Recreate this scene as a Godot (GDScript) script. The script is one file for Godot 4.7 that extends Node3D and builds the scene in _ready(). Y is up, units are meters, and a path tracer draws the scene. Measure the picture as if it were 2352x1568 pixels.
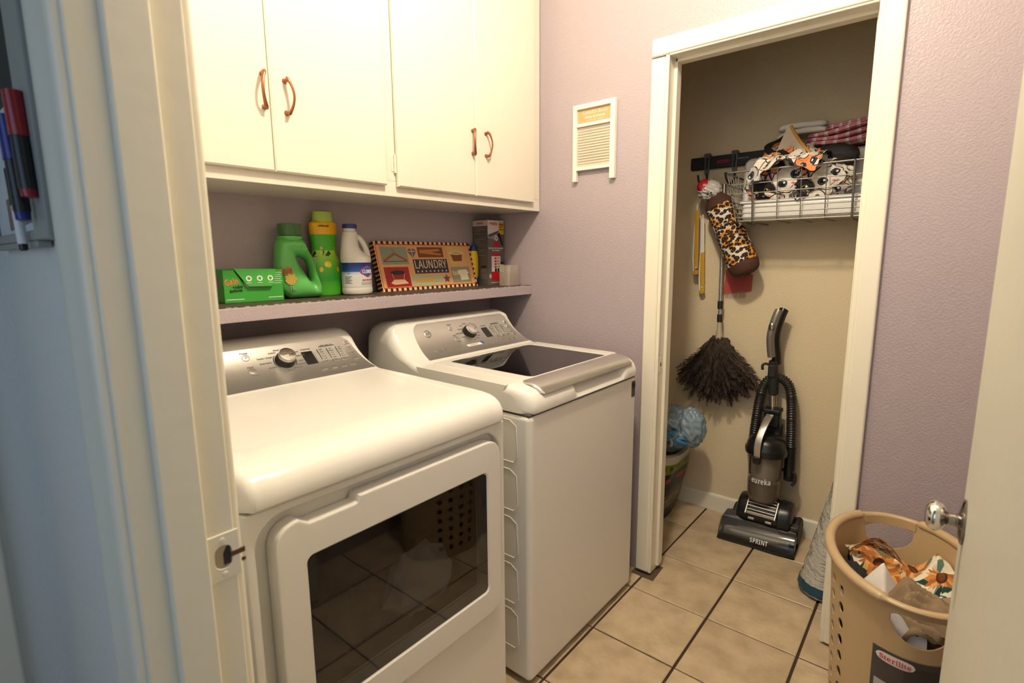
extends Node3D
# A small laundry room with a broom closet, seen from the hall doorway.
# x runs along the back wall towards the closet wall (x = 0), z from the back wall (z = 0) into the room, y up.

var M := {}
var shelf_y := 1.217


class Geo:
	var pos := PackedVector3Array()
	var nrm := PackedVector3Array()
	var uvs := PackedVector2Array()

	# triangles counted counter-clockwise seen from outside (turned if the volume says otherwise)
	func add(v: PackedVector3Array, uv: PackedVector2Array, t: PackedInt32Array, crease := 35.0, fix := true) -> Geo:
		var n := t.size() / 3
		var flip := false
		if fix:
			var c := Vector3.ZERO
			for p in v:
				c += p
			c /= v.size()
			var vol := 0.0
			for i in n:
				vol += (v[t[i * 3]] - c).dot((v[t[i * 3 + 1]] - c).cross(v[t[i * 3 + 2]] - c))
			flip = vol < 0.0
		var wid := PackedInt32Array()
		wid.resize(v.size())
		var seen := {}
		for i in v.size():
			var k := v[i].snapped(Vector3(1e-5, 1e-5, 1e-5))
			if not seen.has(k):
				seen[k] = seen.size()
			wid[i] = seen[k]
		var fa := PackedVector3Array()
		fa.resize(n)
		var soft := crease >= 179.0
		var sums := PackedVector3Array()
		sums.resize(seen.size())
		var lists := []
		if not soft:
			lists.resize(seen.size())
			for i in seen.size():
				lists[i] = PackedInt32Array()
		for i in n:
			var a := t[i * 3]
			var b := t[i * 3 + 1]
			var c := t[i * 3 + 2]
			var f := (v[b] - v[a]).cross(v[c] - v[a])
			if flip:
				f = -f
			fa[i] = f
			if soft:
				sums[wid[a]] += f
				sums[wid[b]] += f
				sums[wid[c]] += f
			else:
				lists[wid[a]].append(i)
				lists[wid[b]].append(i)
				lists[wid[c]].append(i)
		var lim := cos(deg_to_rad(crease))
		for i in n:
			if fa[i].length_squared() < 1e-20:
				continue
			var me := fa[i].normalized()
			for k: int in ([0, 1, 2] if flip else [0, 2, 1]):
				var j := t[i * 3 + k]
				var nn := Vector3.ZERO
				if soft:
					nn = sums[wid[j]]
				else:
					for q: int in lists[wid[j]]:
						if fa[q].normalized().dot(me) >= lim:
							nn += fa[q]
				nn = nn.normalized() if nn.length_squared() > 1e-22 else me
				pos.append(v[j])
				nrm.append(nn)
				uvs.append(uv[j] if j < uv.size() else Vector2(v[j].x, v[j].y))
		return self

	func grid(nu: int, nv: int, f: Callable, crease := 180.0, fix := false) -> Geo:
		var v := PackedVector3Array()
		var uv := PackedVector2Array()
		var t := PackedInt32Array()
		for j in nv + 1:
			for i in nu + 1:
				var a := float(i) / nu
				var b := float(j) / nv
				v.append(f.call(a, b))
				uv.append(Vector2(a, 1.0 - b))
		for j in nv:
			for i in nu:
				var q := j * (nu + 1) + i
				t.append_array([q, q + 1, q + nu + 2, q, q + nu + 2, q + nu + 1])
		return add(v, uv, t, crease, fix)

	func loft(rings: Array, caps := true, crease := 40.0, closed := true) -> Geo:
		var m: int = rings[0].size()
		var w := m + 1 if closed else m
		var v := PackedVector3Array()
		var uv := PackedVector2Array()
		var t := PackedInt32Array()
		for j in rings.size():
			for i in w:
				v.append(rings[j][i % m])
				uv.append(Vector2(float(i) / (w - 1), 1.0 - float(j) / maxi(1, rings.size() - 1)))
		for j in rings.size() - 1:
			for i in w - 1:
				var q := j * w + i
				t.append_array([q, q + 1, q + w + 1, q, q + w + 1, q + w])
		if caps:
			for e in [0, rings.size() - 1]:
				var c := Vector3.ZERO
				for p: Vector3 in rings[e]:
					c += p
				var ci := v.size()
				v.append(c / m)
				uv.append(Vector2(0.5, 0.5))
				for i in w - 1:
					var q: int = e * w + i
					t.append_array([ci, q + 1, q] if e == 0 else [ci, q, q + 1])
		return add(v, uv, t, crease, true)

	# profile of (radius, height); sx, sz squash it
	func lathe(profile: Array, seg: int, xf := Transform3D(), crease := 40.0, sx := 1.0, sz := 1.0) -> Geo:
		var rings := []
		for p: Vector2 in profile:
			var r := PackedVector3Array()
			for i in seg:
				var a := TAU * i / seg
				r.append(xf * Vector3(cos(a) * p.x * sx, p.y, sin(a) * p.x * sz))
			rings.append(r)
		return loft(rings, true, crease)

	func tube(path: Array, radius, seg := 8, closed := false, flat := 1.0, crease := 60.0) -> Geo:
		var rings := []
		var n := path.size()
		var side := Vector3.ZERO
		for i in n:
			var a: Vector3 = path[i - 1] if i > 0 else (path[n - 1] if closed else path[0])
			var b: Vector3 = path[i + 1] if i < n - 1 else (path[0] if closed else path[n - 1])
			var d := (b - a).normalized()
			if side == Vector3.ZERO:
				side = d.cross(Vector3.UP if absf(d.y) < 0.9 else Vector3.RIGHT).normalized()
			side = (side - d * side.dot(d)).normalized()
			var up := side.cross(d)
			var r: float = radius[i] if radius is Array else radius
			var ring := PackedVector3Array()
			for k in seg:
				var t := TAU * k / seg
				ring.append(path[i] + side * cos(t) * r + up * sin(t) * r * flat)
			rings.append(ring)
		if closed:
			rings.append(rings[0])
		return loft(rings, not closed, crease)

	# rounded box, xf places it
	func box(size: Vector3, xf := Transform3D(), r := 0.0, seg := 2) -> Geo:
		var h := size / 2.0
		if r <= 0.0:
			var v := PackedVector3Array()
			var uv := PackedVector2Array()
			var t := PackedInt32Array()
			for ax in 3:
				for s: float in [-1.0, 1.0]:
					var b := (ax + 1) % 3
					var c := (ax + 2) % 3
					var q := v.size()
					for k in 4:
						var p := Vector3.ZERO
						p[ax] = s * h[ax]
						p[b] = h[b] * (1.0 if k == 1 or k == 2 else -1.0)
						p[c] = h[c] * (1.0 if k >= 2 else -1.0)
						v.append(xf * p)
						uv.append(Vector2(0.5 + 0.5 * (p[b] / h[b]), 0.5 - 0.5 * (p[c] / h[c])))
					t.append_array([q, q + 1, q + 2, q, q + 2, q + 3] if s > 0 else [q, q + 2, q + 1, q, q + 3, q + 2])
			return add(v, uv, t, 10.0, true)
		r = minf(r, minf(h.x, minf(h.y, h.z)) * 0.999)
		var inner := h - Vector3(r, r, r)
		var v := PackedVector3Array()
		var uv := PackedVector2Array()
		var t := PackedInt32Array()
		for ax in 3:
			var b := (ax + 1) % 3
			var c := (ax + 2) % 3
			var lines := []
			for e: int in [b, c]:
				var l := PackedFloat32Array()
				for k in seg + 1:
					l.append(-inner[e] - r * tan(PI / 4 * (1.0 - float(k) / seg)))
				for k in seg + 1:
					l.append(inner[e] + r * tan(PI / 4 * float(k) / seg))
				lines.append(l)
			var m: int = lines[0].size()
			for s: float in [-1.0, 1.0]:
				var q := v.size()
				for j in m:
					for i in m:
						var p := Vector3.ZERO
						p[ax] = s * h[ax]
						p[b] = lines[0][i]
						p[c] = lines[1][j]
						var cl := p.clamp(-inner, inner)
						v.append(xf * (cl + (p - cl).normalized() * r))
						uv.append(Vector2(0.5 + 0.5 * p[b] / h[b], 0.5 - 0.5 * p[c] / h[c]))
				for j in m - 1:
					for i in m - 1:
						var o := q + j * m + i
						t.append_array([o, o + 1, o + m + 1, o, o + m + 1, o + m] if s > 0 else [o, o + m + 1, o + 1, o, o + m, o + m + 1])
		return add(v, uv, t, 50.0, true)

	# polygon in xy pushed along +z, with bevelled rims
	func extr(poly: PackedVector2Array, depth: float, xf := Transform3D(), bevel := 0.0, crease := 40.0) -> Geo:
		if Geometry2D.is_polygon_clockwise(poly):
			poly = poly.duplicate()
			poly.reverse()
		var n := poly.size()
		var lo := poly[0]
		var hi := poly[0]
		for p in poly:
			lo = lo.min(p)
			hi = hi.max(p)
		var small := PackedVector2Array()
		for i in n:
			var d1 := (poly[i] - poly[(i + n - 1) % n]).normalized()
			var d2 := (poly[(i + 1) % n] - poly[i]).normalized()
			var m := (Vector2(-d1.y, d1.x) + Vector2(-d2.y, d2.x))
			m = m.normalized() if m.length() > 0.01 else Vector2(-d1.y, d1.x)
			small.append(poly[i] + m * bevel / maxf(0.4, m.dot(Vector2(-d2.y, d2.x))))
		var levels := [[poly, 0.0], [poly, depth]]
		if bevel > 0.0:
			levels = [[small, 0.0], [poly, bevel], [poly, depth - bevel], [small, depth]]
		var v := PackedVector3Array()
		var uv := PackedVector2Array()
		var t := PackedInt32Array()
		for l in levels:
			for p: Vector2 in l[0]:
				v.append(xf * Vector3(p.x, p.y, l[1]))
				uv.append(Vector2((p.x - lo.x) / maxf(1e-6, hi.x - lo.x), 1.0 - (p.y - lo.y) / maxf(1e-6, hi.y - lo.y)))
		for j in levels.size() - 1:
			for i in n:
				var a := j * n + i
				var b := j * n + (i + 1) % n
				t.append_array([a, b, b + n, a, b + n, a + n])
		var tri := Geometry2D.triangulate_polygon(small if bevel > 0.0 else poly)
		var top := (levels.size() - 1) * n
		for i in tri.size() / 3:
			var a := tri[i * 3]
			var b := tri[i * 3 + 1]
			var c := tri[i * 3 + 2]
			if (poly[b] - poly[a]).cross(poly[c] - poly[a]) < 0.0:
				var k := b
				b = c
				c = k
			t.append_array([a, c, b, top + a, top + b, top + c])
		return add(v, uv, t, crease, true)

	# ring between two outlines with the same number of points, pushed along z, bevelled on the front (+z)
	func ring(outer: PackedVector2Array, inner: PackedVector2Array, depth: float, xf := Transform3D(), bevel := 0.0, crease := 40.0) -> Geo:
		var n := outer.size()
		var rings := []
		var shift := func(a: PackedVector2Array, k: float, z: float) -> PackedVector3Array:
			var c := Vector2.ZERO
			for p in a:
				c += p / n
			var r := PackedVector3Array()
			for i in n:
				var d := (a[(i + 1) % n] - a[(i + n - 1) % n]).normalized()
				var m := Vector2(-d.y, d.x)
				if m.dot(c - a[i]) < 0:
					m = -m
				var p := a[i] + m * k
				r.append(xf * Vector3(p.x, p.y, z))
			return r
		rings.append(shift.call(inner, 0.0, 0.0))
		rings.append(shift.call(outer, 0.0, 0.0))
		if bevel > 0.0:
			rings.append(shift.call(outer, 0.0, depth - bevel))
			rings.append(shift.call(outer, bevel * 0.3, depth - bevel * 0.3))
			rings.append(shift.call(outer, bevel, depth))
			rings.append(shift.call(inner, -bevel, depth))
			rings.append(shift.call(inner, 0.0, depth - bevel))
		else:
			rings.append(shift.call(outer, 0.0, depth))
			rings.append(shift.call(inner, 0.0, depth))
		rings.append(rings[0])
		return loft(rings, false, crease)

	# lettering of the given capital height in the xy plane, facing +z; bend maps points on
	func text(s: String, height: float, xf := Transform3D(), bold := false, width := 0.0, bend = null, serif := false, slant := 0.0) -> Geo:
		var tm := TextMesh.new()
		var f := SystemFont.new()
		f.font_names = PackedStringArray(["Droid Serif" if serif else "Droid Sans"])
		f.font_weight = 700 if bold else 400
		tm.font = f
		tm.text = s
		tm.font_size = 32
		tm.pixel_size = 0.01
		tm.depth = 0.02
		tm.curve_step = 3.0
		var a := tm.get_mesh_arrays()
		if a.is_empty() or a[Mesh.ARRAY_VERTEX] == null:
			return self
		var v: PackedVector3Array = a[Mesh.ARRAY_VERTEX]
		var idx = a[Mesh.ARRAY_INDEX]
		if v.is_empty():
			return self
		var lo := v[0]
		var hi := v[0]
		for p in v:
			lo = lo.min(p)
			hi = hi.max(p)
		var k := height / 0.23
		var kx := k if width <= 0.0 else width / (hi.x - lo.x)
		for i in v.size():
			var q := Vector3((v[i].x - (lo.x + hi.x) / 2) * kx, (v[i].y - (lo.y + hi.y) / 2) * k, 0.0006 if v[i].z > 0.0 else -0.0002)
			q.x += slant * q.y
			v[i] = bend.call(q) if bend != null else xf * q
		var t := PackedInt32Array()
		if idx == null or idx.size() == 0:
			for i in v.size():
				t.append(i)
		else:
			t = idx
		for i in t.size() / 3:
			var b := t[i * 3 + 1]
			t[i * 3 + 1] = t[i * 3 + 2]
			t[i * 3 + 2] = b
		return add(v, PackedVector2Array(), t, 20.0, false)

	func mesh() -> ArrayMesh:
		var a := []
		a.resize(Mesh.ARRAY_MAX)
		a[Mesh.ARRAY_VERTEX] = pos
		a[Mesh.ARRAY_NORMAL] = nrm
		a[Mesh.ARRAY_TEX_UV] = uvs
		var m := ArrayMesh.new()
		m.add_surface_from_arrays(Mesh.PRIMITIVE_TRIANGLES, a)
		return m


# a printed picture, drawn in units of its own width and height (0..1, y down)
class Canvas:
	var im: Image
	var w: int
	var h: int

	func _init(width: int, height: int, c: Color) -> void:
		w = width
		h = height
		im = Image.create(w, h, false, Image.FORMAT_RGB8)
		im.fill(c)

	func rect(x: float, y: float, dx: float, dy: float, c: Color) -> Canvas:
		im.fill_rect(Rect2i(roundi(x * w), roundi(y * h), maxi(1, roundi(dx * w)), maxi(1, roundi(dy * h))), c)
		return self

	func poly(pts: Array, c: Color) -> Canvas:
		var lo := 1e9
		var hi := -1e9
		for p: Vector2 in pts:
			lo = minf(lo, p.y * h)
			hi = maxf(hi, p.y * h)
		for y in range(maxi(0, floori(lo)), mini(h, ceili(hi) + 1)):
			var xs := []
			var yc := y + 0.5
			for i in pts.size():
				var a: Vector2 = pts[i]
				var b: Vector2 = pts[(i + 1) % pts.size()]
				var ay := a.y * h
				var by := b.y * h
				if (ay <= yc) != (by <= yc):
					xs.append((a.x + (b.x - a.x) * (yc - ay) / (by - ay)) * w)
			xs.sort()
			for i in xs.size() / 2:
				var x0 := clampi(roundi(xs[i * 2]), 0, w)
				var x1 := clampi(roundi(xs[i * 2 + 1]), 0, w)
				if x1 > x0:
					im.fill_rect(Rect2i(x0, y, x1 - x0, 1), c)
		return self

	func oval(cx: float, cy: float, rx: float, ry: float, c: Color, turn := 0.0) -> Canvas:
		var pts := []
		for i in 20:
			var a := TAU * i / 20
			var x := cos(a) * rx
			var y := sin(a) * ry
			pts.append(Vector2(cx + x * cos(turn) - y * sin(turn) * h / w, cy + x * sin(turn) * w / h + y * cos(turn)))
		return poly(pts, c)

	func line(pts: Array, wide: float, c: Color) -> Canvas:
		for i in pts.size() - 1:
			var a: Vector2 = pts[i] * Vector2(w, h)
			var b: Vector2 = pts[i + 1] * Vector2(w, h)
			var s := (b - a).normalized().orthogonal() * wide * w / 2
			var k := Vector2(1.0 / w, 1.0 / h)
			poly([(a + s) * k, (b + s) * k, (b - s) * k, (a - s) * k], c)
		return self

	func tex() -> ImageTexture:
		im.generate_mipmaps()
		return ImageTexture.create_from_image(im)


func T(x: float, y: float, z: float, rx := 0.0, ry := 0.0, rz := 0.0) -> Transform3D:
	return Transform3D(Basis.from_euler(Vector3(deg_to_rad(rx), deg_to_rad(ry), deg_to_rad(rz))), Vector3(x, y, z))


func rr(w: float, h: float, r: float, seg := 6, cx := 0.0, cy := 0.0) -> PackedVector2Array:
	var p := PackedVector2Array()
	for c in [[1, 1, 0], [-1, 1, 1], [-1, -1, 2], [1, -1, 3]]:
		for k in seg + 1:
			var a: float = PI / 2 * (c[2] + float(k) / seg)
			p.append(Vector2(cx + c[0] * (w / 2 - r) + cos(a) * r, cy + c[1] * (h / 2 - r) + sin(a) * r))
	return p


func circle(r: float, n := 24, cx := 0.0, cy := 0.0) -> PackedVector2Array:
	var p := PackedVector2Array()
	for i in n:
		p.append(Vector2(cx + cos(TAU * i / n) * r, cy + sin(TAU * i / n) * r))
	return p


# points on a rectangle's edge seen from the middle of an outline through each of its points, corners kept
func around(inner: PackedVector2Array, rect: Rect2) -> PackedVector2Array:
	var c := Vector2.ZERO
	for p in inner:
		c += p / inner.size()
	var out := PackedVector2Array()
	for p in inner:
		var d := p - c
		var k := 1e9
		if absf(d.x) > 1e-9:
			k = minf(k, ((rect.end.x if d.x > 0 else rect.position.x) - c.x) / d.x)
		if absf(d.y) > 1e-9:
			k = minf(k, ((rect.end.y if d.y > 0 else rect.position.y) - c.y) / d.y)
		out.append(c + d * k)
	for q: Vector2 in [rect.position, rect.end, Vector2(rect.position.x, rect.end.y), Vector2(rect.end.x, rect.position.y)]:
		var best := 0
		for i in out.size():
			if out[i].distance_to(q) < out[best].distance_to(q):
				best = i
		out[best] = q
	return out


func curve(pts: Array, n: int) -> Array:
	var c := Curve3D.new()
	for i in pts.size():
		var a: Vector3 = pts[maxi(0, i - 1)]
		var b: Vector3 = pts[mini(pts.size() - 1, i + 1)]
		var t := (b - a) / 6.0
		c.add_point(pts[i], -t, t)
	var l := c.get_baked_length()
	var out := []
	for i in n + 1:
		out.append(c.sample_baked(l * i / n, true))
	return out


func frame_of(o: Node) -> Transform3D:
	var x := Transform3D()
	while o != self and o is Node3D:
		x = o.transform * x
		o = o.get_parent()
	return x


func thing(called: String, label: String, category: String, at := Vector3.ZERO, group := "", kind := "") -> Node3D:
	var o := Node3D.new()
	o.name = called
	add_child(o, true)
	o.position = at
	return tag(o, label, category, group, kind)


func tag(o: Node3D, label: String, category: String, group := "", kind := "") -> Node3D:
	o.set_meta("label", label)
	o.set_meta("category", category)
	if group:
		o.set_meta("group", group)
	if kind:
		o.set_meta("kind", kind)
	return o


# commits shapes given in world coordinates as one named mesh under its parent
func part(parent: Node, called: String, g: Geo, m: Material, label := "", stuff := false) -> MeshInstance3D:
	var inv := frame_of(parent).affine_inverse()
	if inv != Transform3D():
		for i in g.pos.size():
			g.pos[i] = inv * g.pos[i]
			g.nrm[i] = inv.basis * g.nrm[i]
	var o := MeshInstance3D.new()
	o.name = called
	o.mesh = g.mesh()
	o.material_override = m
	parent.add_child(o, true)
	if label:
		o.set_meta("label", label)
	if stuff:
		o.set_meta("kind", "stuff")
	return o


func structure(called: String, g: Geo, m: Material, label: String, category: String) -> MeshInstance3D:
	var o := part(self, called, g, m)
	tag(o, label, category, "", "structure")
	return o


func lin(r: float, g: float, b: float) -> Color:
	return Color(r, g, b).linear_to_srgb()


func mat(called: String, c: Color, rough := 0.5, metal := 0.0) -> StandardMaterial3D:
	var m := StandardMaterial3D.new()
	m.resource_name = called
	m.albedo_color = c
	m.roughness = rough
	m.metallic = metal
	M[called] = m
	return m


func noise_tex(freq: float, normal: bool, seed_ := 1, ramp: Gradient = null, octaves := 4, strength := 4.0, type := FastNoiseLite.TYPE_SIMPLEX_SMOOTH, size := 512) -> NoiseTexture2D:
	var n := FastNoiseLite.new()
	n.noise_type = type
	n.frequency = freq
	n.seed = seed_
	n.fractal_octaves = octaves
	var t := NoiseTexture2D.new()
	t.width = size
	t.height = size
	t.seamless = true
	t.as_normal_map = normal
	t.bump_strength = strength
	if ramp:
		t.color_ramp = ramp
	t.noise = n
	return t


func bumpy(m: StandardMaterial3D, t: Texture2D, scale: float, amount: float) -> StandardMaterial3D:
	m.normal_enabled = true
	m.normal_texture = t
	m.normal_scale = amount
	m.uv1_triplanar = true
	m.uv1_world_triplanar = true
	m.uv1_scale = Vector3.ONE * scale
	return m


func ramp(a: Color, b: Color, c := Color(-1, 0, 0)) -> Gradient:
	var g := Gradient.new()
	g.set_color(0, a)
	g.set_color(1, b)
	if c.r >= 0:
		g.add_point(0.5, c)
	return g


func printed(called: String, t: Texture2D, rough := 0.5) -> StandardMaterial3D:
	var m := mat(called, Color.WHITE, rough)
	m.albedo_texture = t
	return m


# smooth noise used for folds
var fold_noise := FastNoiseLite.new()


func nz(p: Vector3, f: float, s := 0.0) -> float:
	return fold_noise.get_noise_3d(p.x * f + s, p.y * f - s * 0.7, p.z * f + s * 1.3)


# a crumpled lump of cloth
func lump(g: Geo, at: Vector3, size: Vector3, s: float, amp: float, freq: float, nu := 48, nv := 32, turn := Basis(), crease := 180.0) -> Geo:
	return g.grid(nu, nv, func(u: float, w: float) -> Vector3:
		var a := TAU * (u if u < 0.9999 else 0.0)
		var b := PI * (w - 0.5)
		var d := Vector3(cos(b) * cos(a), sin(b), cos(b) * sin(a))
		var k := 1.0 + amp * (1.0 - 2.6 * absf(nz(d, freq, s))) + amp * 0.5 * nz(d, freq * 2.3, s + 9.0)
		return at + turn * (d * size * k), crease, true)


func _ready() -> void:
	fold_noise.noise_type = FastNoiseLite.TYPE_SIMPLEX_SMOOTH
	fold_noise.frequency = 1.0
	fold_noise.fractal_octaves = 2
	fold_noise.seed = 5
	# camera
	var cam := Camera3D.new()
	cam.name = "camera"
	add_child(cam)
	cam.fov = 66.04
	cam.near = 0.02
	cam.transform = Transform3D(Basis(Vector3(0.635116, -0.007779, 0.772378), Vector3(0.127563, 0.987275, -0.09495), Vector3(-0.761811, 0.158831, 0.628026)), Vector3(-1.9675, 1.3482, 1.7656))
	var lens := CameraAttributesPhysical.new()
	lens.frustum_focal_length = 18.465
	lens.frustum_focus_distance = 2.3
	lens.frustum_near = 0.02
	lens.exposure_aperture = 6.3
	cam.attributes = lens
	cam.current = true
	# daylight outside the hall window, and the exposure
	var env := Environment.new()
	env.background_mode = Environment.BG_SKY
	var sky := ProceduralSkyMaterial.new()
	sky.sky_top_color = lin(0.42, 0.62, 1.0)
	sky.sky_horizon_color = lin(0.62, 0.76, 1.0)
	sky.ground_bottom_color = lin(0.2, 0.22, 0.24)
	sky.ground_horizon_color = lin(0.35, 0.4, 0.45)
	env.sky = Sky.new()
	env.sky.sky_material = sky
	env.background_energy_multiplier = 0.5
	env.tonemap_mode = Environment.TONE_MAPPER_LINEAR
	env.tonemap_exposure = 1.04
	env.sdfgi_enabled = true
	env.ssao_enabled = true
	env.ssil_enabled = true
	var we := WorldEnvironment.new()
	we.name = "environment"
	we.environment = env
	add_child(we)
	var day := AreaLight3D.new()
	day.name = "daylight"
	add_child(day)
	day.area_size = Vector2(1.3, 1.2)
	day.area_normalize_energy = true
	day.light_color = lin(0.46, 0.69, 1.0)
	day.light_energy = 0.6
	day.shadow_enabled = true
	day.transform = Transform3D(Basis(Vector3(0, 0, 1), Vector3.UP, Vector3(-1, 0, 0)), Vector3(-3.08, 1.5, 1.75))
	day.area_range = 12.0
	day.area_attenuation = 2.0
	materials()
	room()
	doorway()
	closet_frame()
	ceiling_lamp()
	wall_cabinet()
	wall_shelf()
	dryer()
	washer()
	vacuum()
	wire_basket()
	hamper()
	shelf_items()
	washboard()
	closet_things()
	message_board()


func materials() -> void:
	var peel := noise_tex(0.05, true, 3, null, 3, 6.0)
	var brush := noise_tex(0.02, true, 8, null, 3, 3.0)
	var purple := mat("lilac paint", lin(0.405, 0.345, 0.375), 0.38)
	bumpy(purple, peel, 4.0, 0.28)
	var closet := mat("closet paint", lin(0.78, 0.66, 0.45), 0.6)
	bumpy(closet, peel, 4.0, 0.22)
	bumpy(mat("hall paint", lin(0.78, 0.78, 0.74), 0.5), peel, 4.0, 0.2)
	bumpy(mat("ceiling paint", lin(0.8, 0.78, 0.74), 0.8), peel, 2.0, 0.5)
	var trim := mat("trim paint", lin(0.82, 0.78, 0.65), 0.3)
	bumpy(trim, brush, 3.0, 0.12)
	var cab := mat("cabinet paint", lin(0.74, 0.69, 0.59), 0.2)
	bumpy(cab, noise_tex(0.012, true, 21, null, 3, 2.0), 4.0, 0.25)
	cab.uv1_scale = Vector3(14, 1.2, 14)
	mat("grout", lin(0.055, 0.032, 0.018), 0.9)
	mat("mortar patch", lin(0.12, 0.075, 0.05), 0.95)
	var specks := noise_tex(0.012, false, 12, ramp(Color(0.83, 0.82, 0.80), Color(1, 1, 1), Color(0.94, 0.93, 0.92)), 5)
	var tones := [lin(0.67, 0.54, 0.36), lin(0.70, 0.565, 0.38), lin(0.64, 0.51, 0.345), lin(0.69, 0.555, 0.375)]
	for i in 4:
		var t := mat("tile_%d" % i, tones[i], 0.34)
		t.albedo_texture = specks
		bumpy(t, peel, 1.3, 0.12)
		t.uv1_offset = Vector3(i * 0.37, 0, i * 0.21)
	mat("enamel", lin(0.79, 0.775, 0.73), 0.16)
	mat("enamel panel", lin(0.77, 0.755, 0.71), 0.28)
	mat("seam", lin(0.08, 0.075, 0.07), 0.7)
	var silver := mat("silver panel", lin(0.62, 0.60, 0.56), 0.3, 0.82)
	mat("silver plain", lin(0.55, 0.53, 0.5), 0.3, 0.8)
	mat("chrome", lin(0.75, 0.73, 0.70), 0.08, 1.0)
	mat("dark chrome", lin(0.32, 0.29, 0.27), 0.12, 1.0)
	mat("steel wire", lin(0.27, 0.26, 0.24), 0.42, 0.8)
	mat("copper", lin(0.36, 0.14, 0.06), 0.28, 0.9)
	mat("brass", lin(0.45, 0.3, 0.12), 0.35, 0.9)
	mat("black plastic", lin(0.012, 0.012, 0.013), 0.3)
	mat("matt black", lin(0.016, 0.016, 0.016), 0.6)
	mat("dark grey plastic", lin(0.05, 0.05, 0.052), 0.4)
	mat("grey plastic", lin(0.22, 0.21, 0.20), 0.4)
	mat("print grey", lin(0.22, 0.21, 0.2), 0.6)
	mat("print white", lin(0.8, 0.8, 0.78), 0.5)
	mat("print black", lin(0.01, 0.01, 0.01), 0.5)
	mat("print red", lin(0.6, 0.03, 0.03), 0.5)
	mat("print orange", lin(0.85, 0.22, 0.08), 0.5)
	mat("display", lin(0.02, 0.02, 0.02), 0.12)
	mat("white plastic", lin(0.8, 0.79, 0.77), 0.35)
	mat("rust", lin(0.12, 0.05, 0.02), 0.8)
	mat("worn brown", lin(0.11, 0.08, 0.055), 0.55)
	var g := mat("tinted glass", Color(0.010, 0.011, 0.014, 0.48), 0.03)
	g.transparency = BaseMaterial3D.TRANSPARENCY_ALPHA
	var lg := mat("lid glass", Color(0.03, 0.03, 0.03, 0.72), 0.03)
	lg.transparency = BaseMaterial3D.TRANSPARENCY_ALPHA
	var cg := mat("clear plastic", Color(0.9, 0.9, 0.88, 0.22), 0.1)
	cg.transparency = BaseMaterial3D.TRANSPARENCY_ALPHA


func slab(lo: Vector3, hi: Vector3) -> Geo:
	return Geo.new().box(hi - lo, T((lo.x + hi.x) / 2, (lo.y + hi.y) / 2, (lo.z + hi.z) / 2))


func put(g: Geo, lo: Vector3, hi: Vector3, r := 0.0, seg := 2) -> Geo:
	return g.box(hi - lo, T((lo.x + hi.x) / 2, (lo.y + hi.y) / 2, (lo.z + hi.z) / 2), r, seg)


const TOP := 2.72


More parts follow.
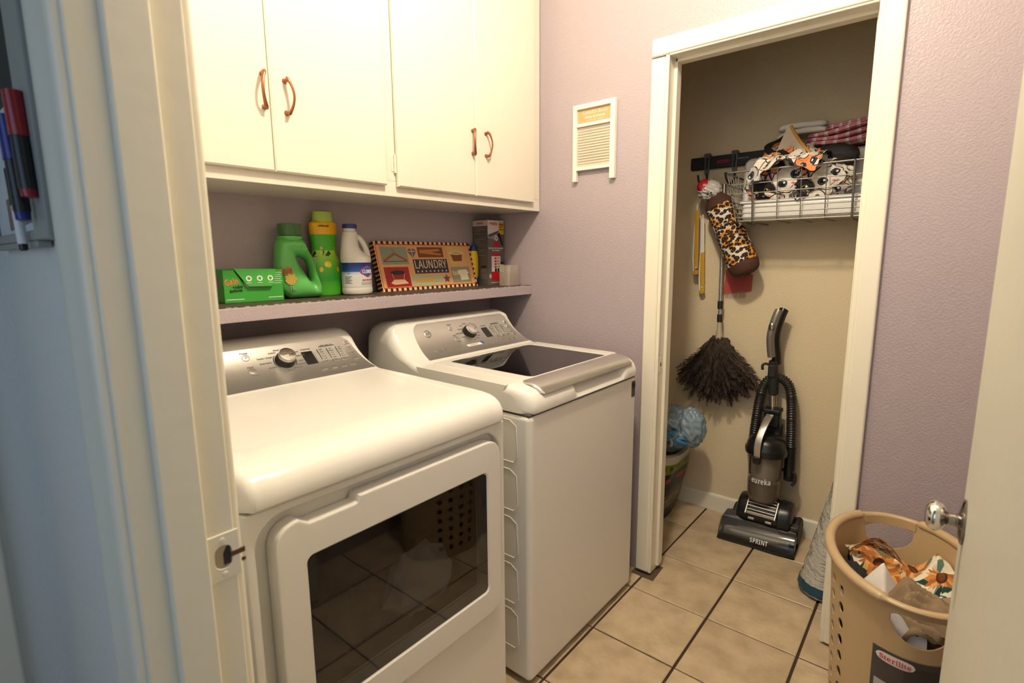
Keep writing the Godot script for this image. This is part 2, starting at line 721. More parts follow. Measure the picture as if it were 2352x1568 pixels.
func room() -> void:
	var fl := structure("floor", slab(Vector3(-3.3, -0.12, -0.6), Vector3(0.9, -0.005, 3.2)), M["grout"], "beige square ceramic tile floor with dark brown grout lines", "floor")
	var notches := [PackedVector2Array([Vector2(-0.04, 0.83), Vector2(0.085, 0.83), Vector2(0.085, 0.925), Vector2(-0.04, 0.932)]), PackedVector2Array([Vector2(-0.05, 1.52), Vector2(0.1, 1.52), Vector2(0.1, 1.66), Vector2(-0.05, 1.66)])]
	var meshes := {}
	var count := 0
	for i in range(-4, 7):
		for j in range(-3, 5):
			var x0 := -0.1296 + i * -0.3085
			var z0 := 0.8801 + j * 0.3073
			var x1 := x0 + 0.3085
			var z1 := z0 + 0.3073
			var r := [maxf(x0 + 0.003, -1.77), minf(x1 - 0.003, 0.76), maxf(z0 + 0.0045, 0.0), minf(z1 - 0.0045, 2.05)]
			if r[1] - r[0] < 0.02 or r[3] - r[2] < 0.02:
				continue
			var poly := PackedVector2Array([Vector2(r[0], r[2]), Vector2(r[1], r[2]), Vector2(r[1], r[3]), Vector2(r[0], r[3])])
			for nn in notches:
				var cut := Geometry2D.clip_polygons(poly, nn)
				if cut.size() == 1:
					poly = cut[0]
				elif cut.size() > 1 and not Geometry2D.is_polygon_clockwise(cut[0]):
					poly = cut[0]
			for k in poly.size():
				poly[k].y = -poly[k].y
			count += 1
			part(fl, "tile", Geo.new().extr(poly, 0.0075, T(0, -0.0065 + 0.0006 * sin(count * 2.3), 0, -90), 0.002), M["tile_%d" % ((i * 7 + j * 3 + 40) % 4)])
	for n in 2:
		var nn: PackedVector2Array = notches[n].duplicate()
		for k in nn.size():
			nn[k].y = -nn[k].y
		part(fl, "mortar_patch", Geo.new().extr(nn, 0.006, T(0, -0.0075, 0, -90), 0.001), M["mortar patch"])
	part(fl, "hall_floor", slab(Vector3(-3.2, -0.02, 0.58), Vector3(-1.775, 0.0, 3.1)), mat("hall boards", lin(0.2, 0.14, 0.09), 0.4))
	structure("ceiling", slab(Vector3(-3.3, TOP, -0.6), Vector3(0.9, TOP + 0.12, 3.2)), M["ceiling paint"], "flat white ceiling over the laundry room and the hall", "ceiling")
	structure("wall_back", slab(Vector3(-1.72, 0, -0.12), Vector3(0.9, TOP, 0)), M["lilac paint"], "lilac painted wall behind the dryer and the washer", "wall")
	var g := Geo.new()
	put(g, Vector3(0, 0, 0), Vector3(0.1, TOP, 0.893))
	put(g, Vector3(0, 0, 1.555), Vector3(0.1, TOP, 2.17))
	put(g, Vector3(0, 2.083, 0.893), Vector3(0.1, TOP, 1.555))
	structure("wall_right", g, M["lilac paint"], "lilac wall with the white framed closet opening and the washboard sign", "wall")
	structure("wall_front", slab(Vector3(-1.72, 0, 2.05), Vector3(0.0, TOP, 2.17)), M["lilac paint"], "lilac wall behind the open door", "wall")
	g = Geo.new()
	put(g, Vector3(0.76, 0, 0.3), Vector3(0.88, TOP, 2.17))
	structure("wall_closet_back", g, M["closet paint"], "beige back wall inside the broom closet", "wall")
	structure("wall_closet_left", slab(Vector3(0.1, 0, 0.3), Vector3(0.76, TOP, 0.42)), M["closet paint"], "beige left side wall inside the broom closet", "wall")
	structure("wall_closet_right", slab(Vector3(0.1, 0, 1.86), Vector3(0.76, TOP, 2.0)), M["closet paint"], "beige right side wall inside the broom closet", "wall")
	structure("baseboard_closet", Geo.new().extr(PackedVector2Array([Vector2(0, 0), Vector2(0.014, 0), Vector2(0.014, 0.076), Vector2(0.011, 0.085), Vector2(0.005, 0.09), Vector2(0, 0.09)]), 1.44, T(0.76, 0.0, 0.42) * Transform3D(Basis(Vector3(-1, 0, 0), Vector3.UP, Vector3(0, 0, 1)), Vector3.ZERO)), M["trim paint"], "cream baseboard along the closet back wall behind the vacuum", "baseboard")
	# wall between laundry room and hall, with the doorway
	g = Geo.new()
	put(g, Vector3(-1.822, 0, -0.12), Vector3(-1.72, TOP, 1.094))
	put(g, Vector3(-1.822, 0, 1.866), Vector3(-1.72, TOP, 3.1))
	put(g, Vector3(-1.822, 2.066, 1.094), Vector3(-1.72, TOP, 1.866))
	structure("wall_left", g, M["hall paint"], "pale wall with the doorway between the hall and the laundry room", "wall")
	structure("wall_hall_end", slab(Vector3(-3.2, 0, 0.46), Vector3(-1.822, TOP, 0.58)), M["hall paint"], "pale wall closing the end of the hall beyond the message board", "wall")
	structure("wall_hall_near", slab(Vector3(-3.2, 0, 3.0), Vector3(-1.822, TOP, 3.12)), M["hall paint"], "pale hall wall behind the camera", "wall")
	g = Geo.new()
	put(g, Vector3(-3.24, 0, 0.46), Vector3(-3.12, TOP, 1.05))
	put(g, Vector3(-3.24, 0, 2.45), Vector3(-3.12, TOP, 3.12))
	put(g, Vector3(-3.24, 0, 1.05), Vector3(-3.12, 0.85, 2.45))
	put(g, Vector3(-3.24, 2.15, 1.05), Vector3(-3.12, TOP, 2.45))
	structure("wall_hall_side", g, M["hall paint"], "pale hall wall with a daylight window, opposite the doorway", "wall")
	var win := thing("window_1", "white framed hall window letting in bluish daylight", "window", Vector3(-3.18, 0.85, 1.75), "", "structure")
	g = Geo.new()
	put(g, Vector3(-3.2, 0.85, 1.05), Vector3(-3.15, 0.9, 2.45), 0.005)
	put(g, Vector3(-3.2, 2.1, 1.05), Vector3(-3.15, 2.15, 2.45), 0.005)
	put(g, Vector3(-3.2, 0.9, 1.05), Vector3(-3.15, 2.1, 1.1), 0.005)
	put(g, Vector3(-3.2, 0.9, 2.4), Vector3(-3.15, 2.1, 2.45), 0.005)
	part(win, "window_frame", g, M["trim paint"])
	part(win, "pane", slab(Vector3(-3.178, 0.9, 1.1), Vector3(-3.174, 2.1, 2.4)), M["clear plastic"])
	# another door frame at the end of the hall, just in view at the left edge
	var hd := thing("trim_3", "bluish white door frame at the end of the hall, far left edge", "door frame", Vector3(-2.3, 0, 0.58), "", "structure")
	part(hd, "casing_side", put(Geo.new(), Vector3(-1.955, 0, 0.58), Vector3(-1.884, 2.1, 0.598), 0.005), M["trim paint"])
	part(hd, "casing_side", put(Geo.new(), Vector3(-2.78, 0, 0.58), Vector3(-2.71, 2.1, 0.598), 0.005), M["trim paint"])
	part(hd, "casing_head", put(Geo.new(), Vector3(-2.71, 2.03, 0.58), Vector3(-1.955, 2.1, 0.598), 0.005), M["trim paint"])
	part(hd, "door_panel", slab(Vector3(-2.71, 0.01, 0.581), Vector3(-1.955, 2.03, 0.587)), M["trim paint"])


func doorway() -> void:
	var t := thing("trim_2", "cream painted frame of the hall doorway in the left foreground", "door frame", Vector3(-1.77, 0, 1.1), "", "structure")
	var m: Material = M["trim paint"]
	part(t, "jamb_side", put(Geo.new(), Vector3(-1.824, 0, 1.094), Vector3(-1.7185, 2.065, 1.11), 0.003), m)
	part(t, "jamb_side", put(Geo.new(), Vector3(-1.824, 0, 1.85), Vector3(-1.7185, 2.065, 1.866), 0.003), m)
	part(t, "jamb_head", put(Geo.new(), Vector3(-1.824, 2.05, 1.11), Vector3(-1.7185, 2.066, 1.85), 0.003), m)
	part(t, "stop_side", put(Geo.new(), Vector3(-1.795, 0, 1.108), Vector3(-1.753, 2.05, 1.121), 0.003), m)
	part(t, "stop_side", put(Geo.new(), Vector3(-1.795, 0, 1.839), Vector3(-1.753, 2.05, 1.852), 0.003), m)
	part(t, "stop_head", put(Geo.new(), Vector3(-1.795, 2.039, 1.121), Vector3(-1.753, 2.052, 1.839), 0.003), m)
	# moulded casing, thin and rounded towards the opening
	var prof := PackedVector2Array([Vector2(0, 0), Vector2(0.0, 0.006), Vector2(0.003, 0.0105), Vector2(0.008, 0.013), Vector2(0.02, 0.0125), Vector2(0.035, 0.0135), Vector2(0.05, 0.016), Vector2(0.064, 0.017), Vector2(0.068, 0.015), Vector2(0.07, 0.011), Vector2(0.07, 0)])
	for s in 2:
		for side in 2:
			# s: hall or laundry face; side: left or right of the opening
			var face := Vector3(-1, 0, 0) if s == 0 else Vector3(1, 0, 0)
			var away := Vector3(0, 0, -1) if side == 0 else Vector3(0, 0, 1)
			var b := Basis(away, face, away.cross(face))
			var h := 2.13
			var up: float = away.cross(face).y
			var o := Vector3(-1.822 if s == 0 else -1.72, 0.0 if up > 0 else h, 1.105 if side == 0 else 1.855)
			part(t, "casing_side", Geo.new().extr(prof, h, Transform3D(b, o), 0.0, 50.0), m)
		part(t, "casing_head", put(Geo.new(), Vector3(-1.838, 2.055, 1.105), Vector3(-1.822, 2.125, 1.855), 0.004) if s == 0 else put(Geo.new(), Vector3(-1.72, 2.055, 1.105), Vector3(-1.706, 2.125, 1.855), 0.004), m)
	# strike plate painted over, its opening worn down to rusty metal
	var sp := part(t, "strike_plate", Geo.new().ring(around(rr(0.02, 0.03, 0.009, 4), Rect2(-0.019, -0.03, 0.038, 0.06)), rr(0.02, 0.03, 0.009, 4), 0.0022, T(-1.7345, 0.987, 1.1098), 0.0006), m, "painted strike plate with a rusty keyhole slot")
	part(sp, "opening", Geo.new().extr(rr(0.02, 0.03, 0.009, 4), 0.0006, T(-1.7345, 0.987, 1.11)), mat("strike hole", lin(0.4, 0.33, 0.22), 0.7))
	part(sp, "latch_slot", Geo.new().extr(PackedVector2Array([Vector2(0.0, -0.011), Vector2(0.0085, -0.011), Vector2(0.0085, 0.013), Vector2(0.004, 0.012), Vector2(0.0, 0.004)]), 0.0008, T(-1.7345, 0.987, 1.1104)), M["matt black"])
	part(sp, "bare_metal", put(Geo.new(), Vector3(-1.7265, 0.9835, 1.1105), Vector3(-1.7088, 0.9905, 1.1125), 0.0008), M["rust"])
	part(sp, "bare_metal", put(Geo.new(), Vector3(-1.714, 0.972, 1.1108), Vector3(-1.709, 0.977, 1.1126), 0.0008), M["rust"])
	for y: float in [1.009, 0.965]:
		part(sp, "screw", Geo.new().lathe([Vector2(0.0001, 0), Vector2(0.0036, 0), Vector2(0.003, 0.001), Vector2(0.0001, 0.0012)], 12, T(-1.7345, y, 1.1117, 90)), m)
	# the open door, seen almost along its face
	var d := thing("door_1", "beige laundry room door standing open at the right edge, with a chrome knob", "door", Vector3(-1.706, 0, 1.83), "", "structure")
	d.rotation.y = deg_to_rad(-0.15)
	var xf := d.transform
	var dp := mat("door paint", lin(0.62, 0.61, 0.53), 0.4)
	bumpy(dp, noise_tex(0.02, true, 8, null, 3, 3.0), 3.0, 0.25)
	var g := Geo.new().box(Vector3(0.71, 2.02, 0.035), xf * T(0.357, 1.02, 0.0015), 0.003)
	part(d, "panel", g, dp)
	var kx := xf * T(0.636, 0.99, -0.016, -90)
	var rose := part(d, "rose", Geo.new().lathe([Vector2(0.0001, 0), Vector2(0.03, 0), Vector2(0.031, 0.002), Vector2(0.028, 0.004), Vector2(0.018, 0.007), Vector2(0.0001, 0.007)], 28, kx), M["dark chrome"], "dark chrome rose plate")
	part(rose, "stem", Geo.new().lathe([Vector2(0.0001, 0.005), Vector2(0.012, 0.006), Vector2(0.0085, 0.010), Vector2(0.0085, 0.017), Vector2(0.011, 0.02), Vector2(0.0001, 0.021)], 20, kx), M["dark chrome"])
	part(d, "knob", Geo.new().lathe([Vector2(0.0001, 0.019), Vector2(0.011, 0.020), Vector2(0.018, 0.024), Vector2(0.021, 0.030), Vector2(0.0205, 0.035), Vector2(0.016, 0.040), Vector2(0.008, 0.0425), Vector2(0.0001, 0.043)], 28, kx, 180.0), M["chrome"], "polished chrome knob")
	for y: float in [0.25, 1.0, 1.78]:
		part(d, "hinge", Geo.new().lathe([Vector2(0.0001, 0), Vector2(0.006, 0), Vector2(0.006, 0.09), Vector2(0.0001, 0.09)], 12, xf * T(-0.006, y, 0.022)), M["brass"])


func closet_frame() -> void:
	var t := thing("trim_1", "glossy cream casing around the broom closet opening", "door frame", Vector3(0, 0, 1.22), "", "structure")
	var m: Material = M["trim paint"]
	var z0 := 0.8397
	var z1 := 1.6083
	var yt := 2.1366
	var w := 0.0677
	var casing := func(lo: Vector3, hi: Vector3, inner: int) -> Geo:
		# flat board with a stepped bead on the opening side
		var g := put(Geo.new(), lo, hi, 0.007, 3)
		return g
	part(t, "casing_side", casing.call(Vector3(-0.018, 0.012, z0), Vector3(0, yt - w, z0 + w - 0.012), 1), m)
	part(t, "casing_side", casing.call(Vector3(-0.018, 0.012, z1 - w + 0.012), Vector3(0, yt - w, z1), 0), m)
	part(t, "casing_head", casing.call(Vector3(-0.018, yt - w + 0.006, z0), Vector3(0, yt, z1), 0), m)
	var bead := Geo.new()
	put(bead, Vector3(-0.012, 0.008, z0 + w - 0.014), Vector3(0, yt - w + 0.006, z0 + w), 0.004)
	put(bead, Vector3(-0.012, 0.008, z1 - w), Vector3(0, yt - w + 0.006, z1 - w + 0.014), 0.004)
	put(bead, Vector3(-0.012, yt - w, z0 + w), Vector3(0, yt - w + 0.012, z1 - w), 0.004)
	part(t, "bead", bead, m)
	part(t, "jamb_side", put(Geo.new(), Vector3(-0.004, 0.005, z0 + w - 0.014), Vector3(0.104, yt - w + 0.01, z0 + w - 0.003), 0.002), m)
	part(t, "jamb_side", put(Geo.new(), Vector3(-0.004, 0.005, z1 - w + 0.003), Vector3(0.104, yt - w + 0.01, z1 - w + 0.014), 0.002), m)
	part(t, "jamb_head", put(Geo.new(), Vector3(-0.004, yt - w + 0.003, z0 + w - 0.01), Vector3(0.104, yt - w + 0.013, z1 - w + 0.01), 0.002), m)
	part(t, "stop_side", put(Geo.new(), Vector3(0.045, 0.02, z0 + w - 0.004), Vector3(0.085, yt - w + 0.004, z0 + w + 0.009), 0.002), m)
	part(t, "stop_side", put(Geo.new(), Vector3(0.045, 0.02, z1 - w - 0.009), Vector3(0.085, yt - w + 0.004, z1 - w + 0.004), 0.002), m)
	part(t, "stop_head", put(Geo.new(), Vector3(0.045, yt - w - 0.009, z0 + w), Vector3(0.085, yt - w + 0.004, z1 - w), 0.002), m)
	var sp := part(t, "strike_plate", put(Geo.new(), Vector3(0.008, 0.885, z0 + w - 0.0032), Vector3(0.03, 0.945, z0 + w - 0.0012), 0.0006), m, "small painted strike plate")
	part(sp, "opening", put(Geo.new(), Vector3(0.014, 0.908, z0 + w - 0.0013), Vector3(0.024, 0.922, z0 + w - 0.0009)), M["rust"])


func ceiling_lamp() -> void:
	var at := Vector3(-1.0, TOP, 1.18)
	var t := thing("ceiling_lamp", "round frosted glass ceiling lamp in the middle of the laundry room", "lamp", at)
	part(t, "base", Geo.new().lathe([Vector2(0.0001, 0), Vector2(0.15, 0), Vector2(0.15, -0.02), Vector2(0.14, -0.025), Vector2(0.0001, -0.025)], 32, T(at.x, at.y, at.z)), M["white plastic"])
	var glow := mat("lamp glass", Color(0.9, 0.88, 0.8), 0.3)
	glow.emission_enabled = true
	glow.emission = lin(1.0, 0.85, 0.635)
	glow.emission_energy_multiplier = 6.0
	part(t, "lamp_shade", Geo.new().lathe([Vector2(0.135, -0.026), Vector2(0.135, -0.04), Vector2(0.12, -0.075), Vector2(0.09, -0.1), Vector2(0.05, -0.113), Vector2(0.0001, -0.117)], 32, T(at.x, at.y, at.z), 180.0), glow)
	var l := OmniLight3D.new()
	l.name = "lamp_light"
	t.add_child(l, true)
	l.position = Vector3(0, -0.075, 0)
	l.light_color = lin(1.0, 0.85, 0.635)
	l.light_energy = 2.0
	l.light_size = 0.07
	l.omni_range = 12.0
	l.omni_attenuation = 2.0
	l.shadow_enabled = true


func wall_cabinet() -> void:
	var m: Material = M["cabinet paint"]
	var t := thing("wall_cabinet", "long cream painted wall cabinet with four flat doors and copper handles above the shelf", "cabinet", Vector3(-0.85, 1.55, 0))
	var g := Geo.new()
	put(g, Vector3(-1.715, 1.55, 0.29), Vector3(-0.004, 1.60, 0.3135), 0.0015)
	put(g, Vector3(-1.715, 1.60, 0.29), Vector3(-1.58, TOP - 0.002, 0.3135), 0.0015)
	put(g, Vector3(-0.862, 1.60, 0.29), Vector3(-0.808, TOP - 0.002, 0.3135), 0.0015)
	put(g, Vector3(-0.075, 1.60, 0.29), Vector3(-0.004, TOP - 0.002, 0.3135), 0.0015)
	put(g, Vector3(-1.58, 2.58, 0.29), Vector3(-0.075, TOP - 0.002, 0.3135), 0.0015)
	part(t, "face_frame", g, m)
	g = Geo.new()
	put(g, Vector3(-1.715, 1.552, 0.001), Vector3(-0.004, 1.566, 0.29))
	put(g, Vector3(-1.715, 1.566, 0.001), Vector3(-1.70, TOP - 0.002, 0.29))
	put(g, Vector3(-0.018, 1.566, 0.001), Vector3(-0.004, TOP - 0.002, 0.29))
	put(g, Vector3(-1.70, 1.566, 0.001), Vector3(-0.018, TOP - 0.002, 0.012))
	part(t, "case", g, m)
	var doors := [[-1.60, -1.2305, -1.251, 1.785, -1.0], [-1.2285, -0.857, -1.184, 1.781, 1.0], [-0.811, -0.4385, -0.457, 1.777, -1.0], [-0.4365, -0.065, -0.377, 1.779, 1.0]]
	for d in doors:
		g = Geo.new()
		# lipped door: a bevelled slab overlapping the frame
		var poly := PackedVector2Array([Vector2(d[0], 1.582), Vector2(d[1], 1.582), Vector2(d[1], 2.60), Vector2(d[0], 2.60)])
		g.extr(poly, 0.0185, T(0, 0, 0.3135), 0.004)
		var dr := part(t, "door", g, m)
		# bowed copper pull, flared at both ends and standing on two feet
		var z := 0.332
		var bow := []
		var rad := []
		for i in 17:
			var u := i / 8.0 - 1.0
			var s := 1.0 - u * u
			bow.append(Vector3(d[2] + d[4] * (0.013 * s - 0.004), d[3] + u * 0.049, z + 0.013 + 0.012 * s))
			rad.append(0.0042 + 0.0028 * pow(absf(u), 3.0) - (0.004 if absf(u) > 0.99 else 0.0))
		g = Geo.new().tube(bow, rad, 10, false, 0.75)
		for s: float in [-1.0, 1.0]:
			g.tube([Vector3(d[2] - d[4] * 0.003, d[3] + s * 0.041, z - 0.0005), Vector3(d[2] - d[4] * 0.002, d[3] + s * 0.042, z + 0.005), Vector3(d[2], d[3] + s * 0.043, z + 0.016)], [0.0075, 0.0055, 0.005], 10)
		part(dr, "handle", g, M["copper"], "curved copper pull")
		var hx: float = d[0] - 0.003 if d[4] < 0 and d[0] > -1.0 or d[4] < 0 else d[1] + 0.003
		for hy: float in [1.655, 2.28 if d[0] > -0.5 else 2.52]:
			g = Geo.new().lathe([Vector2(0.0001, -0.03), Vector2(0.004, -0.029), Vector2(0.004, -0.011), Vector2(0.0034, -0.010), Vector2(0.004, -0.009), Vector2(0.004, 0.009), Vector2(0.0034, 0.010), Vector2(0.004, 0.011), Vector2(0.004, 0.029), Vector2(0.0001, 0.03)], 10, T(hx, hy, 0.3185))
			put(g, Vector3(hx - 0.012, hy - 0.024, 0.3135), Vector3(hx + 0.001, hy + 0.024, 0.315), 0.0005)
			part(dr, "hinge", g, m)


func wall_shelf() -> void:
	var t := thing("wall_shelf", "lilac fronted wall shelf with a worn dark brown top under the cabinet", "shelf", Vector3(-0.85, 1.176, 0))
	part(t, "front_edge", put(Geo.new(), Vector3(-1.718, 1.1755, 0.248), Vector3(-0.001, 1.2155, 0.2674), 0.0025), M["lilac paint"])
	var top := mat("shelf top", lin(0.13, 0.10, 0.08), 0.5)
	top.albedo_texture = noise_tex(0.02, false, 31, ramp(Color(0.5, 0.45, 0.42), Color(1, 1, 1), Color(0.7, 0.65, 0.62)), 4)
	top.uv1_triplanar = true
	top.uv1_scale = Vector3(2, 2, 2)
	part(t, "board", slab(Vector3(-1.718, 1.196, 0.001), Vector3(-0.001, shelf_y, 0.262)), top)
	# flakes of paint at the worn front arris
	var g := Geo.new()
	for i in 60:
		var x := -1.55 + 1.5 * fmod(i * 0.618034, 1.0)
		var l := 0.004 + 0.012 * fmod(i * 0.377, 1.0)
		put(g, Vector3(x, shelf_y - 0.0008, 0.2565 - 0.0025 * sin(i * 3.1)), Vector3(x + l, shelf_y + 0.0004, 0.2632))
	part(t, "paint_flakes", g, mat("flake", lin(0.6, 0.5, 0.5), 0.6), "", true)
	part(t, "cleat", put(Geo.new(), Vector3(-1.715, 1.14, 0.001), Vector3(-0.02, 1.196, 0.02)), M["lilac paint"])


# the top of a washer or dryer: profile in (z, y), carried across from x0 to x1
func machine_top(prof: PackedVector2Array, x0: float, x1: float, level: float, re: float, rc: float, rp: float, extra: Array, tweak: Callable) -> Geo:
	var st := []
	for k in 7:
		st.append(re * (1.0 - cos(PI / 2 * k / 6.0)))
	for k in 8:
		st.append(re + (maxf(rc, rp) - re) * (k + 1) / 8.0)
	var xs := []
	for d: float in st:
		xs.append(x0 + d)
		xs.append(x1 - d)
	xs.append_array(extra)
	xs.sort()
	var n := prof.size()
	var nor := []
	for i in n:
		var d := (prof[(i + 1) % n] - prof[(i + n - 1) % n]).normalized()
		nor.append(Vector2(d.y, -d.x))
	var cc := Vector2(0.5, level - 0.02)
	if (nor[1] as Vector2).dot(cc - prof[1]) < 0:
		for i in n:
			nor[i] = -nor[i]
	var rings := []
	for x: float in xs:
		var d := minf(x - x0, x1 - x)
		var inset := re - sqrt(maxf(0.0, re * re - (re - d) * (re - d))) if d < re else 0.0
		var drop := rc - sqrt(maxf(0.0, rc * rc - (rc - d) * (rc - d))) if d < rc else 0.0
		var pull := rp - sqrt(maxf(0.0, rp * rp - (rp - d) * (rp - d))) if d < rp else 0.0
		var topy := -1e9
		for p in prof:
			topy = maxf(topy, p.y)
		var r := PackedVector3Array()
		for i in n:
			var p: Vector2 = prof[i] + nor[i] * inset * (0.0 if i == 0 or i == n - 1 else 1.0)
			if p.y > level:
				p.y = level + (p.y - level) * (1.0 - drop / (topy - level))
			p.x -= pull * smoothstep(0.72, 0.88, p.x)
			p = tweak.call(x, i, p)
			r.append(Vector3(x, p.y, p.x))
		rings.append(r)
	var g := Geo.new().loft(rings, false, 38.0)
	for e in [0, rings.size() - 1]:
		var flat := PackedVector2Array()
		for p: Vector3 in rings[e]:
			flat.append(Vector2(p.z, p.y))
		var tri := Geometry2D.triangulate_polygon(flat)
		for i in tri.size() / 3:
			var a := flat[tri[i * 3]]
			var b := flat[tri[i * 3 + 1]]
			var c := flat[tri[i * 3 + 2]]
			# seen from +x the z axis runs to the left
			if ((b - a).cross(c - a) > 0.0) == (e != 0):
				var k := tri[i * 3 + 1]
				tri[i * 3 + 1] = tri[i * 3 + 2]
				tri[i * 3 + 2] = k
		g.add(rings[e], PackedVector2Array(), tri, 20.0, false)
	return g


func rounded(pts: Array, r: float, seg := 5) -> PackedVector2Array:
	var out := PackedVector2Array()
	var n := pts.size()
	for i in n:
		var p: Vector2 = pts[i]
		var a := ((pts[(i + n - 1) % n] as Vector2) - p).normalized()
		var b := ((pts[(i + 1) % n] as Vector2) - p).normalized()
		var k: float = r if not (pts[i] is Vector3) else 0.0
		for j in seg + 1:
			var t := float(j) / seg
			out.append((p + a * k).lerp(p, t).lerp(p.lerp(p + b * k, t), t))
	return out


# a spot on the hollow console: x across, s up the slope from its foot o, whose middle rises along up
const BEND := 4.4
const SLOPE := 0.18


func con(o: Vector3, up: Vector3, x: float, s: float, lift := 0.0) -> Transform3D:
	var a := atan2(up.y, -up.z) - BEND * SLOPE / 2.0
	var t := a + BEND * s
	var u := Vector3(0, sin(t), -cos(t))
	var n := Vector3.RIGHT.cross(u)
	return Transform3D(Basis(Vector3.RIGHT, u, n), Vector3(x, o.y + (cos(a) - cos(t)) / BEND, o.z - (sin(t) - sin(a)) / BEND) + n * lift)


func hollow(o: Vector3, up: Vector3, s0: float, s1: float, n: int) -> PackedVector2Array:
	var out := PackedVector2Array()
	for k in n + 1:
		var p := con(o, up, 0.0, lerpf(s0, s1, float(k) / n)).origin
		out.append(Vector2(p.z, p.y))
	return out


func control_panel(t: Node3D, o: Vector3, up: Vector3, outline: Array, kx: float, ks: float, dx: float, names: Array, small: float) -> void:
	# outline: x at the foot (left, right), x at the top (left, right), s at foot and top, corner radius
	var lo: float = outline[4]
	var hi: float = outline[5]
	var cr: float = outline[6]
	var pn := part(t, "control_panel", Geo.new().grid(24, 36, func(u: float, v: float) -> Vector3:
		var q := 1.0 - pow(1.0 - v, 1.6)
		var s := lerpf(lo, hi, q)
		var dip := maxf(0.0, s - (hi - cr)) / cr
		var inset := cr * (1.0 - sqrt(maxf(0.0, 1.0 - dip * dip)))
		return con(o, up, lerpf(lerpf(outline[0], outline[2], q) + inset, lerpf(outline[1], outline[3], q) - inset, u), s, 0.0012).origin), M["silver panel"], "brushed silver control panel")
	# knob
	var kf := con(o, up, kx, ks) * T(0, 0, 0, 90)
	var kn := part(t, "cycle_knob", Geo.new().lathe([Vector2(0.0001, 0.002), Vector2(0.030, 0.002), Vector2(0.029, 0.010), Vector2(0.025, 0.022), Vector2(0.0001, 0.022)], 36, kf, 40.0), M["black plastic"])
	part(kn, "chrome_cap", Geo.new().lathe([Vector2(0.0001, 0.0215), Vector2(0.0252, 0.0215), Vector2(0.0245, 0.030), Vector2(0.0235, 0.0325), Vector2(0.02, 0.0332), Vector2(0.0001, 0.0338)], 36, kf, 40.0), M["chrome"], "chrome face of the knob")
	part(kn, "pointer", Geo.new().box(Vector3(0.0012, 0.001, 0.02), kf * T(0.008, 0.0338, 0.005, 0, -60)), M["matt black"])
	part(pn, "knob_ring", Geo.new().ring(circle(0.0345, 40), circle(0.0322, 40), 0.0007, con(o, up, kx, ks, 0.0018)), M["print black"])
	# cycle names round the knob
	var g := Geo.new()
	for nme in names:
		var a := deg_to_rad(nme[1])
		var w: float = 0.0031 * (nme[0] as String).length()
		g.text(nme[0], small, con(o, up, kx + cos(a) * (0.041 + w * 0.5 * absf(cos(a))), ks + sin(a) * 0.042, 0.002))
	for k in 2:
		var y := ks + [0.030, -0.021][k] as float
		g.text(["Power", "Start"][k], small * 1.25, con(o, up, dx - 0.182, y + 0.016, 0.002))
		part(pn, "round_button", Geo.new().lathe([Vector2(0.0001, 0), Vector2(0.0105, 0), Vector2(0.0105, 0.0022), Vector2(0.0092, 0.003), Vector2(0.0001, 0.0026)], 24, con(o, up, dx - 0.182, y, 0.001) * T(0, 0, 0, 90)), M["silver plain"])
	g.ring(circle(0.0028, 14, dx - 0.182, ks + 0.03), circle(0.0021, 14, dx - 0.182, ks + 0.03), 0.0008, con(o, up, 0, ks + 0.03, 0.0038) * T(0, -ks - 0.03, 0))
	g.extr(PackedVector2Array([Vector2(dx - 0.185, ks - 0.0235), Vector2(dx - 0.185, ks - 0.0185), Vector2(dx - 0.1815, ks - 0.021)]), 0.0008, con(o, up, 0, ks - 0.021, 0.0036) * T(0, -ks + 0.021, 0))
	g.box(Vector3(0.001, 0.005, 0.0008), con(o, up, dx - 0.1795, ks - 0.021, 0.004))
	g.box(Vector3(0.001, 0.005, 0.0008), con(o, up, dx - 0.1775, ks - 0.021, 0.004))
	g.text("Pause", small, con(o, up, dx - 0.182, ks - 0.038, 0.002))
	# display, option panel and buttons
	part(pn, "display", Geo.new().extr(rr(0.036, 0.086, 0.002, 2), 0.0012, con(o, up, dx, 0.101, 0.0016)), M["display"], "black display window")
	part(pn, "option_field", Geo.new().extr(rr(0.104, 0.088, 0.003, 2), 0.0006, con(o, up, dx + 0.074, 0.102, 0.0017)), mat("option grey", lin(0.33, 0.32, 0.29), 0.5))
	for k in 3:
		part(pn, "level_bar", Geo.new().box(Vector3(0.0022, 0.044, 0.0008), con(o, up, dx + 0.037 + k * 0.033, 0.108, 0.0025)), M["print black"])
		for q in 5:
			g.text(["High", "Med", "Low", "Warm", "Soil"][(q + k * 2) % 5], small * 0.8, con(o, up, dx + 0.049 + k * 0.033, 0.127 - q * 0.0095, 0.0022))
	part(pn, "rule", Geo.new().box(Vector3(0.055, 0.0012, 0.0008), con(o, up, dx + 0.074, 0.138, 0.0025)), M["print black"])
	g.text("Temp   Level   Dry", small * 0.8, con(o, up, dx + 0.074, 0.1415, 0.0022))
	g.text("Est. Time Remaining", small * 0.7, con(o, up, dx, 0.136, 0.0028), true, 0.032)
	var spots := []
	for k in 3:
		spots.append(Vector2(dx + 0.043 + k * 0.033, 0.073))
	for k in 4:
		spots.append(Vector2(dx + 0.018 + k * 0.034, 0.041))
		spots.append(Vector2(dx + 0.148, 0.14 - k * 0.024))
	for sp: Vector2 in spots:
		part(pn, "button", Geo.new().box(Vector3(0.019, 0.012, 0.003), con(o, up, sp.x, sp.y, 0.0028), 0.0012), M["silver plain"])
		g.text("Select" if sp.x > dx + 0.1 else "Set", small * 0.7, con(o, up, sp.x, sp.y, 0.0044))
	part(pn, "lettering", g, M["print grey"])


